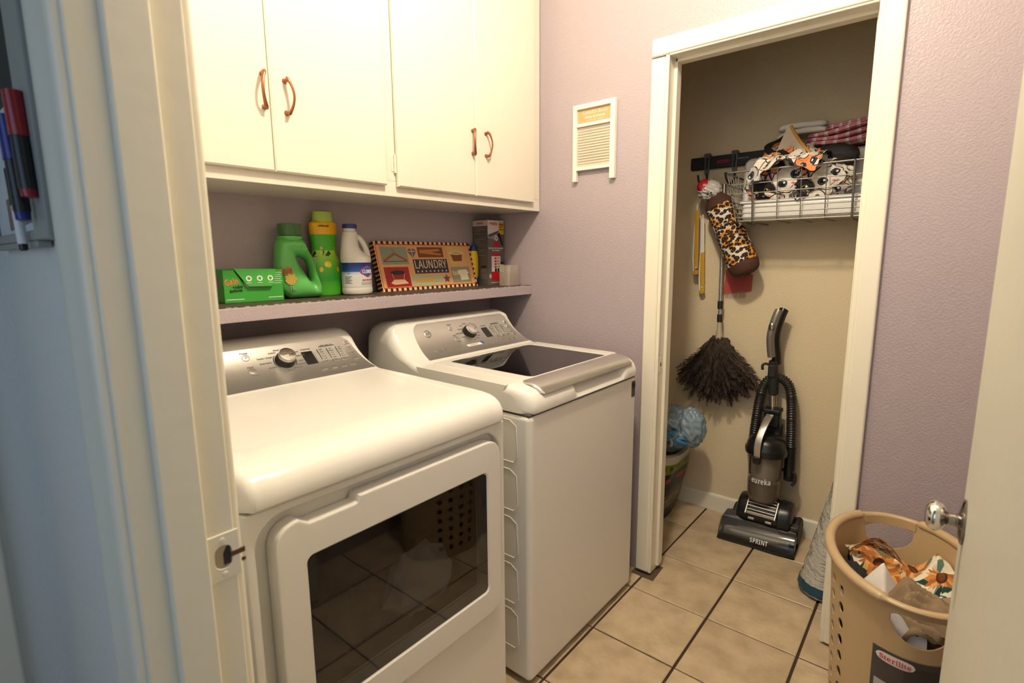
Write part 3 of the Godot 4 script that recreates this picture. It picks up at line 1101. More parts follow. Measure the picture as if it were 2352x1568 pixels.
func dense(poly: PackedVector2Array, step: float) -> PackedVector2Array:
	var out := PackedVector2Array()
	for i in poly.size():
		var a := poly[i]
		var b := poly[(i + 1) % poly.size()]
		var n := maxi(1, ceili(a.distance_to(b) / step))
		for k in n:
			out.append(a.lerp(b, float(k) / n))
	return out


# where rays from the middle of the inner outline through its points leave a larger outline
func hit(inner: PackedVector2Array, outer: PackedVector2Array) -> PackedVector2Array:
	var c := Vector2.ZERO
	for p in inner:
		c += p / inner.size()
	var out := PackedVector2Array()
	for p in inner:
		var far := c + (p - c).normalized() * 5.0
		var best := p
		var bd := 1e9
		for i in outer.size():
			var q = Geometry2D.segment_intersects_segment(c, far, outer[i], outer[(i + 1) % outer.size()])
			if q != null and (q as Vector2).distance_to(c) < bd:
				bd = (q as Vector2).distance_to(c)
				best = q
		out.append(best)
	return out


func dryer() -> void:
	var x0 := -1.617
	var x1 := -0.931
	var cx := (x0 + x1) / 2
	var w := x1 - x0
	var t := thing("dryer", "white front-loading dryer with a dark glass door, nearest the hall doorway", "dryer", Vector3(cx, 0, 0.5))
	var e: Material = M["enamel"]
	var pocket := dense(rr(w - 0.034, 0.505, 0.06, 8, cx, 0.6435), 0.05)
	var win := dense(rr(0.50, 0.335, 0.014, 5, -1.263, 0.628), 0.004)
	var front := Geo.new().ring(around(pocket, Rect2(x0, 0.022, w, 0.891)), pocket, 0.03, T(0, 0, 0.8496), 0.004)
	front.ring(hit(win, pocket), win, 0.006, T(0, 0, 0.8476))
	part(t, "front_panel", front, M["enamel panel"])
	var g := Geo.new()
	put(g, Vector3(x0, 0.022, 0.1), Vector3(x0 + 0.012, 0.913, 0.8496), 0.004)
	put(g, Vector3(x1 - 0.012, 0.022, 0.1), Vector3(x1, 0.913, 0.8496), 0.004)
	put(g, Vector3(x0 + 0.01, 0.022, 0.1), Vector3(x1 - 0.01, 0.913, 0.112))
	put(g, Vector3(x0 + 0.01, 0.022, 0.1), Vector3(x1 - 0.01, 0.034, 0.86))
	part(t, "cabinet", g, M["enamel panel"])
	part(t, "seam", put(Geo.new(), Vector3(x0 + 0.012, 0.905, 0.105), Vector3(x1 - 0.006, 0.918, 0.872)), M["seam"])
	for fx: float in [x0 + 0.06, x1 - 0.06]:
		for fz: float in [0.16, 0.82]:
			part(t, "foot", Geo.new().lathe([Vector2(0.0001, 0), Vector2(0.022, 0), Vector2(0.022, 0.008), Vector2(0.01, 0.01), Vector2(0.01, 0.024), Vector2(0.0001, 0.024)], 16, T(fx, 0, fz)), M["matt black"])
	var o := Vector3(0, 0.996, 0.344)
	var up := Vector3(0, 0.6, -0.8)
	var prof := PackedVector2Array([Vector2(0.876, 0.9165), Vector2(0.886, 0.9165), Vector2(0.8915, 0.922), Vector2(0.893, 0.935), Vector2(0.8895, 0.952), Vector2(0.880, 0.967), Vector2(0.865, 0.978), Vector2(0.845, 0.985), Vector2(0.815, 0.9885), Vector2(0.768, 0.990), Vector2(0.76, 0.99), Vector2(0.60, 0.9915), Vector2(0.45, 0.993), Vector2(0.37, 0.9935), Vector2(0.356, 0.994)])
	prof.append_array(hollow(o, up, 0.0, 0.170, 10))
	prof.append_array([Vector2(0.190, 1.1075), Vector2(0.165, 1.1145), Vector2(0.135, 1.1135), Vector2(0.112, 1.105), Vector2(0.102, 1.088), Vector2(0.1, 1.06), Vector2(0.1, 0.9165)] as Array)
	part(t, "top_cover", machine_top(prof, x0, x1, 0.995, 0.018, 0.045, 0.022, [x0 + 0.048, x0 + 0.053, x1 - 0.053, x1 - 0.048, cx - 0.2, cx, cx + 0.2], func(x: float, _i: int, p: Vector2) -> Vector2:
		# shallow pressed field of the top
		if p.x < 0.762 and p.x > 0.38 and x > x0 + 0.05 and x < x1 - 0.05:
			p.y -= 0.0022
		return p), e)
	control_panel(t, o, up, [-1.596, -0.947, -1.572, -0.968, 0.002, 0.166, 0.035], -1.205, 0.106, -1.128, [["Mixed Load", 95], ["Cottons", 125], ["Towels / Sheets", 152], ["Bulky Items", 180], ["Sanitize", 208], ["Casuals", 62], ["Delicates", 40], ["Speed Dry", 15], ["Jeans", -12], ["Timed Dry", -34], ["Warm Up", -58], ["Air Fluff", -90]], 0.0048)
	# door
	var ol := rounded([Vector2(-1.572, 0.876), Vector2(-0.960, 0.876), Vector2(-0.960, 0.388), Vector2(-1.572, 0.388)], 0.052, 8)
	var outline := PackedVector2Array()
	for i in ol.size():
		outline.append(ol[i])
		if i == 8:   # finger notch in the top edge
			outline.append_array([Vector2(-1.512, 0.876), Vector2(-1.508, 0.862), Vector2(-1.40, 0.862), Vector2(-1.396, 0.876)])
	var dg := Geo.new().ring(hit(win, outline), win, 0.036, T(0, 0, 0.857), 0.0045, 30.0)
	var d := part(t, "door", dg, M["enamel panel"], "white dryer door with a finger notch in its top edge")
	part(d, "glass", Geo.new().extr(rr(0.498, 0.333, 0.013, 5, -1.263, 0.628), 0.004, T(0, 0, 0.8855)), M["tinted glass"], "dark tinted door glass")
	# drum behind the door
	var dark := mat("drum", lin(0.035, 0.036, 0.038), 0.5)
	g = Geo.new()
	var rings := []
	for pr in [[0.30, 0.846], [0.30, 0.22], [0.26, 0.2], [0.02, 0.2]]:
		var r := PackedVector3Array()
		for i in 40:
			var a := TAU * i / 40
			r.append(Vector3(cx + cos(a) * pr[0], 0.59 + sin(a) * pr[0], pr[1]))
		rings.append(r)
	g.loft(rings, false)
	part(t, "drum", g, dark)
	part(t, "lint_lip", Geo.new().tube(curve([Vector3(-1.52, 0.47, 0.835), Vector3(-1.40, 0.40, 0.83), Vector3(-1.26, 0.375, 0.83), Vector3(-1.12, 0.40, 0.83), Vector3(-1.02, 0.47, 0.835)], 20), 0.012, 8, false, 0.6), M["dark grey plastic"])
	var cl := Geo.new()
	crumple(cl, Vector3(-1.165, 0.53, 0.785), Vector3(0.095, 0.08, 0.05), 3.0, 10, 7)
	tag(part(self, "white_cloth", cl, mat("white cloth", lin(0.85, 0.84, 0.82), 0.9)), "crumpled white cloth lying in the dryer drum behind the glass", "laundry")
	cl = Geo.new()
	crumple(cl, Vector3(-1.33, 0.42, 0.72), Vector3(0.18, 0.10, 0.10), 8.0, 16, 10)
	tag(part(self, "grey_cloth", cl, mat("grey cloth", lin(0.3, 0.28, 0.26), 0.9)), "greyish garment lying in the dryer drum below the white cloth", "laundry")


# cloth with sharp creases
func crumple(g: Geo, at: Vector3, size: Vector3, s: float, nu := 56, nv := 36) -> Geo:
	return lump(g, at, size, s, 0.22, 1.3, nu, nv, Basis(), 25.0)


func washer() -> void:
	var x0 := -0.811
	var x1 := -0.131
	var t := thing("washer", "white top-loading washer with a dark glass lid, beside the closet doorway", "washing machine", Vector3((x0 + x1) / 2, 0, 0.5))
	var e: Material = M["enamel"]
	part(t, "cabinet", put(Geo.new(), Vector3(x0, 0.02, 0.1), Vector3(x1, 0.892, 0.8755), 0.018, 4), M["enamel panel"])
	# pressed outlines on the side panel
	var g := Geo.new()
	for k in 5:
		var y := 0.12 + k * 0.155
		g = Geo.new().tube([Vector3(x0, y + 0.13, 0.72), Vector3(x0, y + 0.13, 0.80), Vector3(x0, y + 0.115, 0.825), Vector3(x0, y + 0.02, 0.83), Vector3(x0, y, 0.815), Vector3(x0, y, 0.72)], 0.002, 6)
		part(t, "side_rib", g, M["enamel panel"])
	part(t, "seam", put(Geo.new(), Vector3(x0 + 0.004, 0.885, 0.105), Vector3(x1 - 0.004, 0.898, 0.872), 0.012), M["seam"])
	for fx: float in [x0 + 0.06, x1 - 0.06]:
		for fz: float in [0.16, 0.82]:
			part(t, "foot", Geo.new().lathe([Vector2(0.0001, 0), Vector2(0.022, 0), Vector2(0.022, 0.008), Vector2(0.01, 0.01), Vector2(0.01, 0.024), Vector2(0.0001, 0.024)], 16, T(fx, 0, fz)), M["matt black"])
	var o := Vector3(0, 0.984, 0.374)
	var up := Vector3(0, 0.6427, -0.7661)
	var prof := PackedVector2Array([Vector2(0.868, 0.8955), Vector2(0.879, 0.8955), Vector2(0.8845, 0.901), Vector2(0.886, 0.915), Vector2(0.883, 0.930), Vector2(0.875, 0.945), Vector2(0.862, 0.957), Vector2(0.845, 0.965), Vector2(0.82, 0.970), Vector2(0.788, 0.973), Vector2(0.786, 0.973), Vector2(0.786, 0.74), Vector2(0.405, 0.74), Vector2(0.405, 0.978), Vector2(0.403, 0.978), Vector2(0.392, 0.979), Vector2(0.384, 0.981)])
	prof.append_array(hollow(o, up, 0.0, 0.188, 10))
	prof.append_array([Vector2(0.214, 1.1125), Vector2(0.19, 1.1165), Vector2(0.145, 1.114), Vector2(0.118, 1.106), Vector2(0.104, 1.088), Vector2(0.1, 1.06), Vector2(0.1, 0.8955)] as Array)
	var xa := -0.683
	var xb := -0.205
	var extra := [xa - 0.0005, xa + 0.0005, xb - 0.0005, xb + 0.0005]
	for k in 25:
		extra.append(-0.60 + k * 0.0155)
	var tweak := func(x: float, i: int, p: Vector2) -> Vector2:
		if (i == 11 or i == 12) and (x < xa or x > xb):
			p.y = 0.973 if i == 11 else 0.978
		if i >= 3 and i <= 7:   # finger pocket below the lid handle
			var k := smoothstep(-0.585, -0.555, x) * (1.0 - smoothstep(-0.265, -0.235, x))
			p.x -= 0.020 * k * [0.5, 1.0, 1.0, 0.7, 0.3][i - 3]
			p.y -= 0.004 * k
		return p
	part(t, "top_cover", machine_top(prof, x0, x1, 0.98, 0.022, 0.06, 0.035, extra, tweak), e)
	# tub below the lid
	var steel := mat("tub steel", lin(0.25, 0.24, 0.23), 0.35, 0.7)
	g = Geo.new()
	g.lathe([Vector2(0.232, 0.93), Vector2(0.232, 0.90), Vector2(0.215, 0.895), Vector2(0.215, 0.745), Vector2(0.19, 0.742), Vector2(0.0001, 0.742)], 40, T(-0.444, 0, 0.595), 40.0, 1.0, 0.8)
	part(t, "tub", g, steel)
	part(t, "agitator", Geo.new().lathe([Vector2(0.10, 0.744), Vector2(0.06, 0.76), Vector2(0.035, 0.79), Vector2(0.03, 0.86), Vector2(0.02, 0.875), Vector2(0.0001, 0.878)], 24, T(-0.444, 0, 0.595)), M["grey plastic"])
	# lid: white frame, glass and a silver handle rolled over its front edge
	var glass := rounded([Vector2(-0.68, -0.41), Vector2(-0.208, -0.41), Vector2(-0.208, -0.782), Vector2(-0.68, -0.782)], 0.02)
	var rim := rounded([Vector2(-0.742, -0.384), Vector2(-0.160, -0.384), Vector2(-0.160, -0.806), Vector2(-0.742, -0.806)], 0.015)
	var lf := Transform3D(Basis(Vector3.RIGHT, Vector3(0, 0.013, -1).normalized(), Vector3(0, 1, 0.013).normalized()), Vector3(0, 0.9855, 0))
	lf.origin.y = 0.984 - 0.0005
	var gl := dense(glass, 0.03)
	var lid := part(t, "lid", Geo.new().ring(hit(gl, rim), gl, 0.0065, lf * T(0, 0, -0.0052), 0.0025), e)
	part(lid, "glass", Geo.new().extr(glass, 0.003, lf * T(0, 0, -0.003)), M["lid glass"], "dark glass pane of the lid")
	var hp := PackedVector2Array([Vector2(0.800, 0.9775), Vector2(0.83, 0.978), Vector2(0.852, 0.9745), Vector2(0.868, 0.966), Vector2(0.880, 0.955), Vector2(0.883, 0.949), Vector2(0.879, 0.948), Vector2(0.866, 0.959), Vector2(0.85, 0.967), Vector2(0.83, 0.971), Vector2(0.800, 0.972)])
	var rings := []
	for x: float in [-0.756, -0.752, -0.745, -0.6, -0.45, -0.3, -0.187, -0.18, -0.176]:
		var k := 1.0
		if x < -0.75 or x > -0.182:
			k = 0.6 if x < -0.754 or x > -0.178 else 0.85
		var ring := PackedVector3Array()
		for p in hp:
			ring.append(Vector3(x, 0.965 + (p.y - 0.965) * (0.6 + 0.4 * k), 0.84 + (p.x - 0.84) * k))
		rings.append(ring)
	part(lid, "lid_handle", Geo.new().loft(rings, true, 30.0), M["silver panel"], "silver grip along the front of the lid")
	control_panel(t, o, up, [-0.735, -0.152, -0.702, -0.180, 0.004, 0.184, 0.03], -0.437, 0.117, -0.342, [["Whites", 95], ["Colors", 125], ["Towels", 152], ["Bulky Items", 180], ["Sanitize", 208], ["Casuals", 62], ["Delicates", 40], ["Speed", 15], ["Jeans", -12], ["Rinse", -34], ["Drain", -58], ["Soak", -90]], 0.0045)
	# round maker's badge
	var bd := part(t, "badge", Geo.new().lathe([Vector2(0.0001, 0), Vector2(0.0165, 0), Vector2(0.0165, 0.002), Vector2(0.0145, 0.003), Vector2(0.0138, 0.002), Vector2(0.0001, 0.002)], 28, con(o, up, -0.65, 0.137, 0.0015) * T(0, 0, 0, 90)), M["silver plain"])
	var bt := Geo.new().text("GE", 0.0105, con(o, up, -0.65, 0.137, 0.0042), false, 0.017, null, true, 0.25)
	bt.ring(circle(0.0135, 28), circle(0.0127, 28), 0.0012, con(o, up, -0.65, 0.137, 0.0036))
	part(bd, "lettering", bt, M["print grey"])
	var st := part(t, "energy_sticker", Geo.new().extr(rr(0.085, 0.013, 0.002, 2), 0.0006, con(o, up, -0.462, 0.047, 0.002)), M["print white"])
	part(st, "blue_dot", Geo.new().extr(circle(0.009, 20), 0.0009, con(o, up, -0.415, 0.051, 0.002)), mat("sticker blue", lin(0.06, 0.12, 0.35), 0.5))
	part(st, "print", Geo.new().box(Vector3(0.045, 0.003, 0.0006), con(o, up, -0.468, 0.047, 0.0026)), M["print grey"])
	var ic := Geo.new()
	ic.box(Vector3(0.014, 0.014, 0.0006), con(o, up, -0.672, 0.047, 0.002))
	ic.ring(circle(0.008, 18), circle(0.0055, 18), 0.0006, con(o, up, -0.645, 0.047, 0.002))
	ic.ring(circle(0.008, 18), circle(0.0055, 18), 0.0006, con(o, up, -0.62, 0.047, 0.002))
	part(t, "icons", ic, M["print grey"])
	# dark rating label high on the front
	var lb := part(t, "front_label", Geo.new().extr(rr(0.028, 0.062, 0.003, 2), 0.0008, T(-0.158, 0.845, 0.8754)), M["dark grey plastic"], "small dark label near the top right of the front")
	part(lb, "lettering", Geo.new().text("10", 0.02, T(-0.158, 0.858, 0.8764), true), M["print black"])


func vacuum() -> void:
	var t := thing("upright_vacuum", "black and silver upright vacuum cleaner standing in the closet doorway", "vacuum cleaner", Vector3(0.6, 0, 1.19))
	var black: Material = M["black plastic"]
	var zc := 1.19
	# floor head: a black housing with a clear front cover
	var yaw := T(0.5, 0, zc, 0, 3.4, 0)
	var sect := func(a: Array, z0: float, z1: float, shrink: float) -> Geo:
		var rings := []
		var c := Vector2.ZERO
		for p: Vector2 in a:
			c += p / a.size()
		for k in [[z0, shrink], [z0 + 0.006, 1.0], [z1 - 0.006, 1.0], [z1, shrink]]:
			var r := PackedVector3Array()
			for p: Vector2 in a:
				var q: Vector2 = c + (p - c) * k[1]
				r.append(yaw * Vector3(q.x, q.y, k[0]))
			rings.append(r)
		return Geo.new().loft(rings, true, 40.0)
	part(t, "floor_head", sect.call([Vector2(0.012, 0.012), Vector2(0.012, 0.03), Vector2(0.05, 0.088), Vector2(0.075, 0.098), Vector2(0.11, 0.096), Vector2(0.125, 0.08), Vector2(0.125, 0.012)], -0.155, 0.158, 0.92), M["dark grey plastic"])
	var smoke := mat("smoke plastic", Color(0.42, 0.38, 0.33, 0.22), 0.06)
	smoke.transparency = BaseMaterial3D.TRANSPARENCY_ALPHA
	var headcover := mat("head cover", Color(0.05, 0.047, 0.045, 0.42), 0.06)
	headcover.transparency = BaseMaterial3D.TRANSPARENCY_ALPHA
	var cover := part(t, "front_cover", sect.call([Vector2(-0.012, 0.004), Vector2(-0.016, 0.022), Vector2(-0.006, 0.05), Vector2(0.022, 0.082), Vector2(0.045, 0.095), Vector2(0.05, 0.089), Vector2(0.01, 0.03), Vector2(0.01, 0.004)], -0.163, 0.165, 0.9), headcover, "clear smoky cover of the brush roll")
	part(t, "base_rim", sect.call([Vector2(-0.018, 0.002), Vector2(-0.02, 0.010), Vector2(-0.014, 0.014), Vector2(0.11, 0.014), Vector2(0.11, 0.002)], -0.166, 0.168, 0.95), black)
	var g := Geo.new()
	for s: float in [-1.0, 1.0]:
		# raised shoulders of the head
		g = Geo.new()
		g.loft([PackedVector3Array([yaw * Vector3(0.02, 0.05, s * 0.16), yaw * Vector3(0.05, 0.095, s * 0.16), yaw * Vector3(0.12, 0.10, s * 0.155), yaw * Vector3(0.12, 0.03, s * 0.155)]), PackedVector3Array([yaw * Vector3(0.03, 0.06, s * 0.09), yaw * Vector3(0.06, 0.105, s * 0.09), yaw * Vector3(0.12, 0.115, s * 0.09), yaw * Vector3(0.12, 0.03, s * 0.09)]), PackedVector3Array([yaw * Vector3(0.05, 0.08, s * 0.06), yaw * Vector3(0.07, 0.10, s * 0.05), yaw * Vector3(0.12, 0.105, s * 0.05), yaw * Vector3(0.12, 0.03, s * 0.05)])], true, 30.0)
		part(t, "head_shoulder", g, M["dark grey plastic"])
	part(t, "pedal", Geo.new().box(Vector3(0.05, 0.02, 0.035), yaw * T(0.085, 0.108, 0.145), 0.006), M["dark grey plastic"])
	g = Geo.new()
	g = Geo.new().tube([yaw * Vector3(0.022, 0.04, -0.14), yaw * Vector3(0.022, 0.04, 0.14)], 0.024, 16)
	part(t, "brush_roll", g, M["grey plastic"])
	var sl := Vector3(-0.0165, 0.036, 0.02)
	var slope := Basis(Vector3(0, 0, 1), Vector3(0.4, 1, 0).normalized(), Vector3(-1, 0.4, 0).normalized())
	part(cover, "lettering", Geo.new().text("SPRINT", 0.021, yaw * Transform3D(slope, Vector3(-0.0125, 0.039, 0.018)), true, 0.075), M["print white"])
	# motor housing lying across, with a slatted silver grille
	var across := T(0.628, 0.125, zc + 0.012, 90)
	part(t, "motor_housing", Geo.new().lathe([Vector2(0.0001, -0.122), Vector2(0.055, -0.122), Vector2(0.074, -0.115), Vector2(0.08, -0.10), Vector2(0.081, -0.066), Vector2(0.077, -0.062), Vector2(0.077, 0.062), Vector2(0.081, 0.066), Vector2(0.08, 0.10), Vector2(0.074, 0.115), Vector2(0.055, 0.122), Vector2(0.0001, 0.122)], 32, across), black)
	var silver: Material = M["silver plain"]
	for k in 6:
		var a := deg_to_rad(12.0 + k * 11.5)
		var c := Vector3(0.628 - cos(a) * 0.0815, 0.125 + sin(a) * 0.0815, zc + 0.004)
		part(t, "grille_slat", Geo.new().box(Vector3(0.007, 0.006 if k > 0 else 0.014, 0.128 - k * 0.002), Transform3D(Basis(Vector3(0, 0, 1), -a), c), 0.0025), silver)
	for s: float in [-1.0, 1.0]:
		part(t, "grille_side", Geo.new().box(Vector3(0.012, 0.09, 0.008), T(0.567, 0.17, zc + 0.004 + s * 0.064, 0, 0, -45), 0.003), silver)
		part(t, "grille_foot", Geo.new().box(Vector3(0.01, 0.012, 0.028), T(0.5505, 0.114, zc + 0.002 + s * 0.038), 0.003), silver)
	for s: float in [-1.0, 1.0]:
		g = Geo.new()
		g.lathe([Vector2(0.0001, -0.012), Vector2(0.06, -0.012), Vector2(0.066, -0.006), Vector2(0.066, 0.006), Vector2(0.06, 0.012), Vector2(0.0001, 0.012)], 24, T(0.65, 0.067, zc + 0.012 + s * 0.135, 90))
		part(t, "wheel", g, M["matt black"])
	# dust bin with its dust, lid and carrying handle, leaning back a little
	var ax := T(0.602, 0.195, zc - 0.005, 0, 0, -3)
	part(t, "dust_bin", Geo.new().lathe([Vector2(0.0001, 0.0), Vector2(0.058, 0.0), Vector2(0.067, 0.012), Vector2(0.070, 0.04), Vector2(0.074, 0.24), Vector2(0.0001, 0.24)], 40, ax), smoke, "see-through grey dust bin")
	part(t, "dust", Geo.new().lathe([Vector2(0.0001, 0.004), Vector2(0.055, 0.004), Vector2(0.064, 0.014), Vector2(0.068, 0.10), Vector2(0.05, 0.115), Vector2(0.0001, 0.118)], 32, ax), mat("dust grey", lin(0.15, 0.115, 0.085), 0.95), "packed brown dust")
	part(t, "cyclone_core", Geo.new().lathe([Vector2(0.0001, 0.11), Vector2(0.055, 0.11), Vector2(0.060, 0.13), Vector2(0.062, 0.236), Vector2(0.0001, 0.236)], 32, ax), mat("core brown", lin(0.30, 0.25, 0.20), 0.7))
	var lid := part(t, "bin_lid", Geo.new().lathe([Vector2(0.0001, 0.225), Vector2(0.080, 0.225), Vector2(0.090, 0.232), Vector2(0.093, 0.25), Vector2(0.091, 0.262), Vector2(0.086, 0.267), Vector2(0.084, 0.282), Vector2(0.074, 0.302), Vector2(0.052, 0.318), Vector2(0.0001, 0.325)], 40, ax), black)
	var bow := curve([Vector3(0.52, 0.425, zc - 0.02), Vector3(0.512, 0.47, zc - 0.02), Vector3(0.518, 0.515, zc - 0.017), Vector3(0.545, 0.56, zc - 0.01), Vector3(0.59, 0.60, zc - 0.002), Vector3(0.62, 0.61, zc)], 24)
	var rings := []
	for i in bow.size():
		var p: Vector3 = bow[i]
		var q: Vector3 = bow[mini(i + 1, bow.size() - 1)] - bow[maxi(i - 1, 0)]
		var n := Vector3(-q.y, q.x, 0).normalized()
		var hw := 0.0135 + 0.002 * i / bow.size()
		var r := PackedVector3Array()
		for c in [[-1, -1], [-0.8, -1.4], [0.8, -1.4], [1, -1], [1, 1], [-1, 1]]:
			r.append(p + Vector3(0, 0, c[0] * hw) - n * c[1] * 0.004)
		rings.append(r)
	part(lid, "carry_handle", Geo.new().loft(rings, true, 35.0), silver, "silver carrying handle arching over the bin lid")
	part(lid, "latch", Geo.new().box(Vector3(0.022, 0.036, 0.034), T(0.519, 0.418, zc - 0.02, 0, 0, 4), 0.006), black)
	var axis: Vector3 = ax * Vector3(0, 0.118, 0)
	var face := atan2(0.20, -0.975)
	part(t, "lettering", Geo.new().text("eureka", 0.026, Transform3D(), true, 0.085, func(q: Vector3) -> Vector3:
		var a := face - (q.x - 0.012) / 0.0735
		return axis + Vector3(cos(a) * (0.0735 + q.z), q.y, sin(a) * (0.0735 + q.z))), M["print white"])
	# spine, tube and grip
	g = Geo.new()
	g.box(Vector3(0.05, 0.40, 0.085), T(0.685, 0.36, zc + 0.003, 0, 0, -2), 0.012)
	g.box(Vector3(0.06, 0.085, 0.068), T(0.672, 0.585, zc), 0.01)
	g.box(Vector3(0.07, 0.02, 0.075), T(0.668, 0.624, zc), 0.006)
	part(t, "spine", g, black)
	part(t, "tube", Geo.new().tube([Vector3(0.672, 0.62, zc - 0.003), Vector3(0.664, 0.80, zc - 0.009)], 0.0165, 20), M["chrome"], "chrome extension tube")
	g = Geo.new()
	g.tube([Vector3(0.669, 0.70, zc - 0.005), Vector3(0.668, 0.705, zc - 0.005), Vector3(0.665, 0.80, zc - 0.009), Vector3(0.662, 0.86, zc - 0.013), Vector3(0.661, 0.862, zc - 0.013)], [0.018, 0.0225, 0.0215, 0.019, 0.012], 18)
	g.box(Vector3(0.03, 0.06, 0.034), T(0.652, 0.815, zc - 0.012), 0.007)
	g.tube(curve([Vector3(0.66, 0.835, zc - 0.02), Vector3(0.655, 0.845, zc - 0.042), Vector3(0.65, 0.836, zc - 0.055), Vector3(0.65, 0.815, zc - 0.054)], 10), 0.006, 8)
	part(t, "collar", g, M["matt black"])
	var gp := [Vector3(0.662, 0.845, zc - 0.014), Vector3(0.657, 0.885, zc - 0.016), Vector3(0.648, 0.925, zc - 0.020), Vector3(0.640, 0.965, zc - 0.022), Vector3(0.637, 1.0, zc - 0.020), Vector3(0.640, 1.04, zc - 0.013), Vector3(0.647, 1.08, zc - 0.004), Vector3(0.655, 1.10, zc + 0.002)]
	part(t, "grip", Geo.new().tube(curve(gp.map(func(p: Vector3) -> Vector3: return p + Vector3(0.020, 0, 0.012)), 28), 0.0205, 16, false, 1.15), black)
	part(t, "grip_shell", Geo.new().tube(curve(gp.slice(1).map(func(p: Vector3) -> Vector3: return p + Vector3(-0.008, -0.002, -0.003)), 28), 0.0175, 16, false, 1.0), mat("shell grey", lin(0.27, 0.25, 0.22), 0.38, 0.5), "silver grey front of the grip")
	part(t, "button", Geo.new().lathe([Vector2(0.0001, 0), Vector2(0.0125, 0), Vector2(0.012, 0.004), Vector2(0.006, 0.006), Vector2(0.0001, 0.0065)], 20, T(0.6095, 1.028, zc - 0.019, 0, 0, 90) * T(0, 0, 0, 0, 0, 8), 180.0, 1.3), M["chrome"], "bright round release button")
	# corrugated hose hung over the collar
	var hp := curve([Vector3(0.665, 0.30, zc + 0.09), Vector3(0.668, 0.45, zc + 0.088), Vector3(0.672, 0.60, zc + 0.08), Vector3(0.68, 0.70, zc + 0.070), Vector3(0.69, 0.75, zc + 0.052), Vector3(0.694, 0.775, zc + 0.018), Vector3(0.693, 0.772, zc - 0.018), Vector3(0.688, 0.745, zc - 0.045), Vector3(0.68, 0.69, zc - 0.06), Vector3(0.668, 0.58, zc - 0.07), Vector3(0.655, 0.42, zc - 0.075), Vector3(0.65, 0.3, zc - 0.06)], 400)
	var rad := []
	for i in hp.size():
		rad.append(0.0215 + 0.0018 * (1.0 if i % 4 < 2 else -1.0))
	part(t, "hose", Geo.new().tube(hp, rad, 14, false, 1.0, 60.0), mat("hose grey", lin(0.022, 0.021, 0.02), 0.35))
	part(t, "hose_end", Geo.new().tube([Vector3(0.665, 0.32, zc + 0.09), Vector3(0.668, 0.46, zc + 0.088)], 0.024, 16), black)
	g = Geo.new()
	g.tube(curve([Vector3(0.66, 0.345, zc + 0.06), Vector3(0.655, 0.35, zc + 0.10), Vector3(0.65, 0.335, zc + 0.118), Vector3(0.645, 0.305, zc + 0.118), Vector3(0.642, 0.285, zc + 0.108)], 14), 0.0055, 8, false, 1.4)
	g.tube([Vector3(0.64, 0.43, zc + 0.075), Vector3(0.63, 0.43, zc + 0.092), Vector3(0.63, 0.385, zc + 0.09), Vector3(0.64, 0.38, zc + 0.075)], 0.004, 6)
	part(t, "cord_hook", g, M["matt black"])


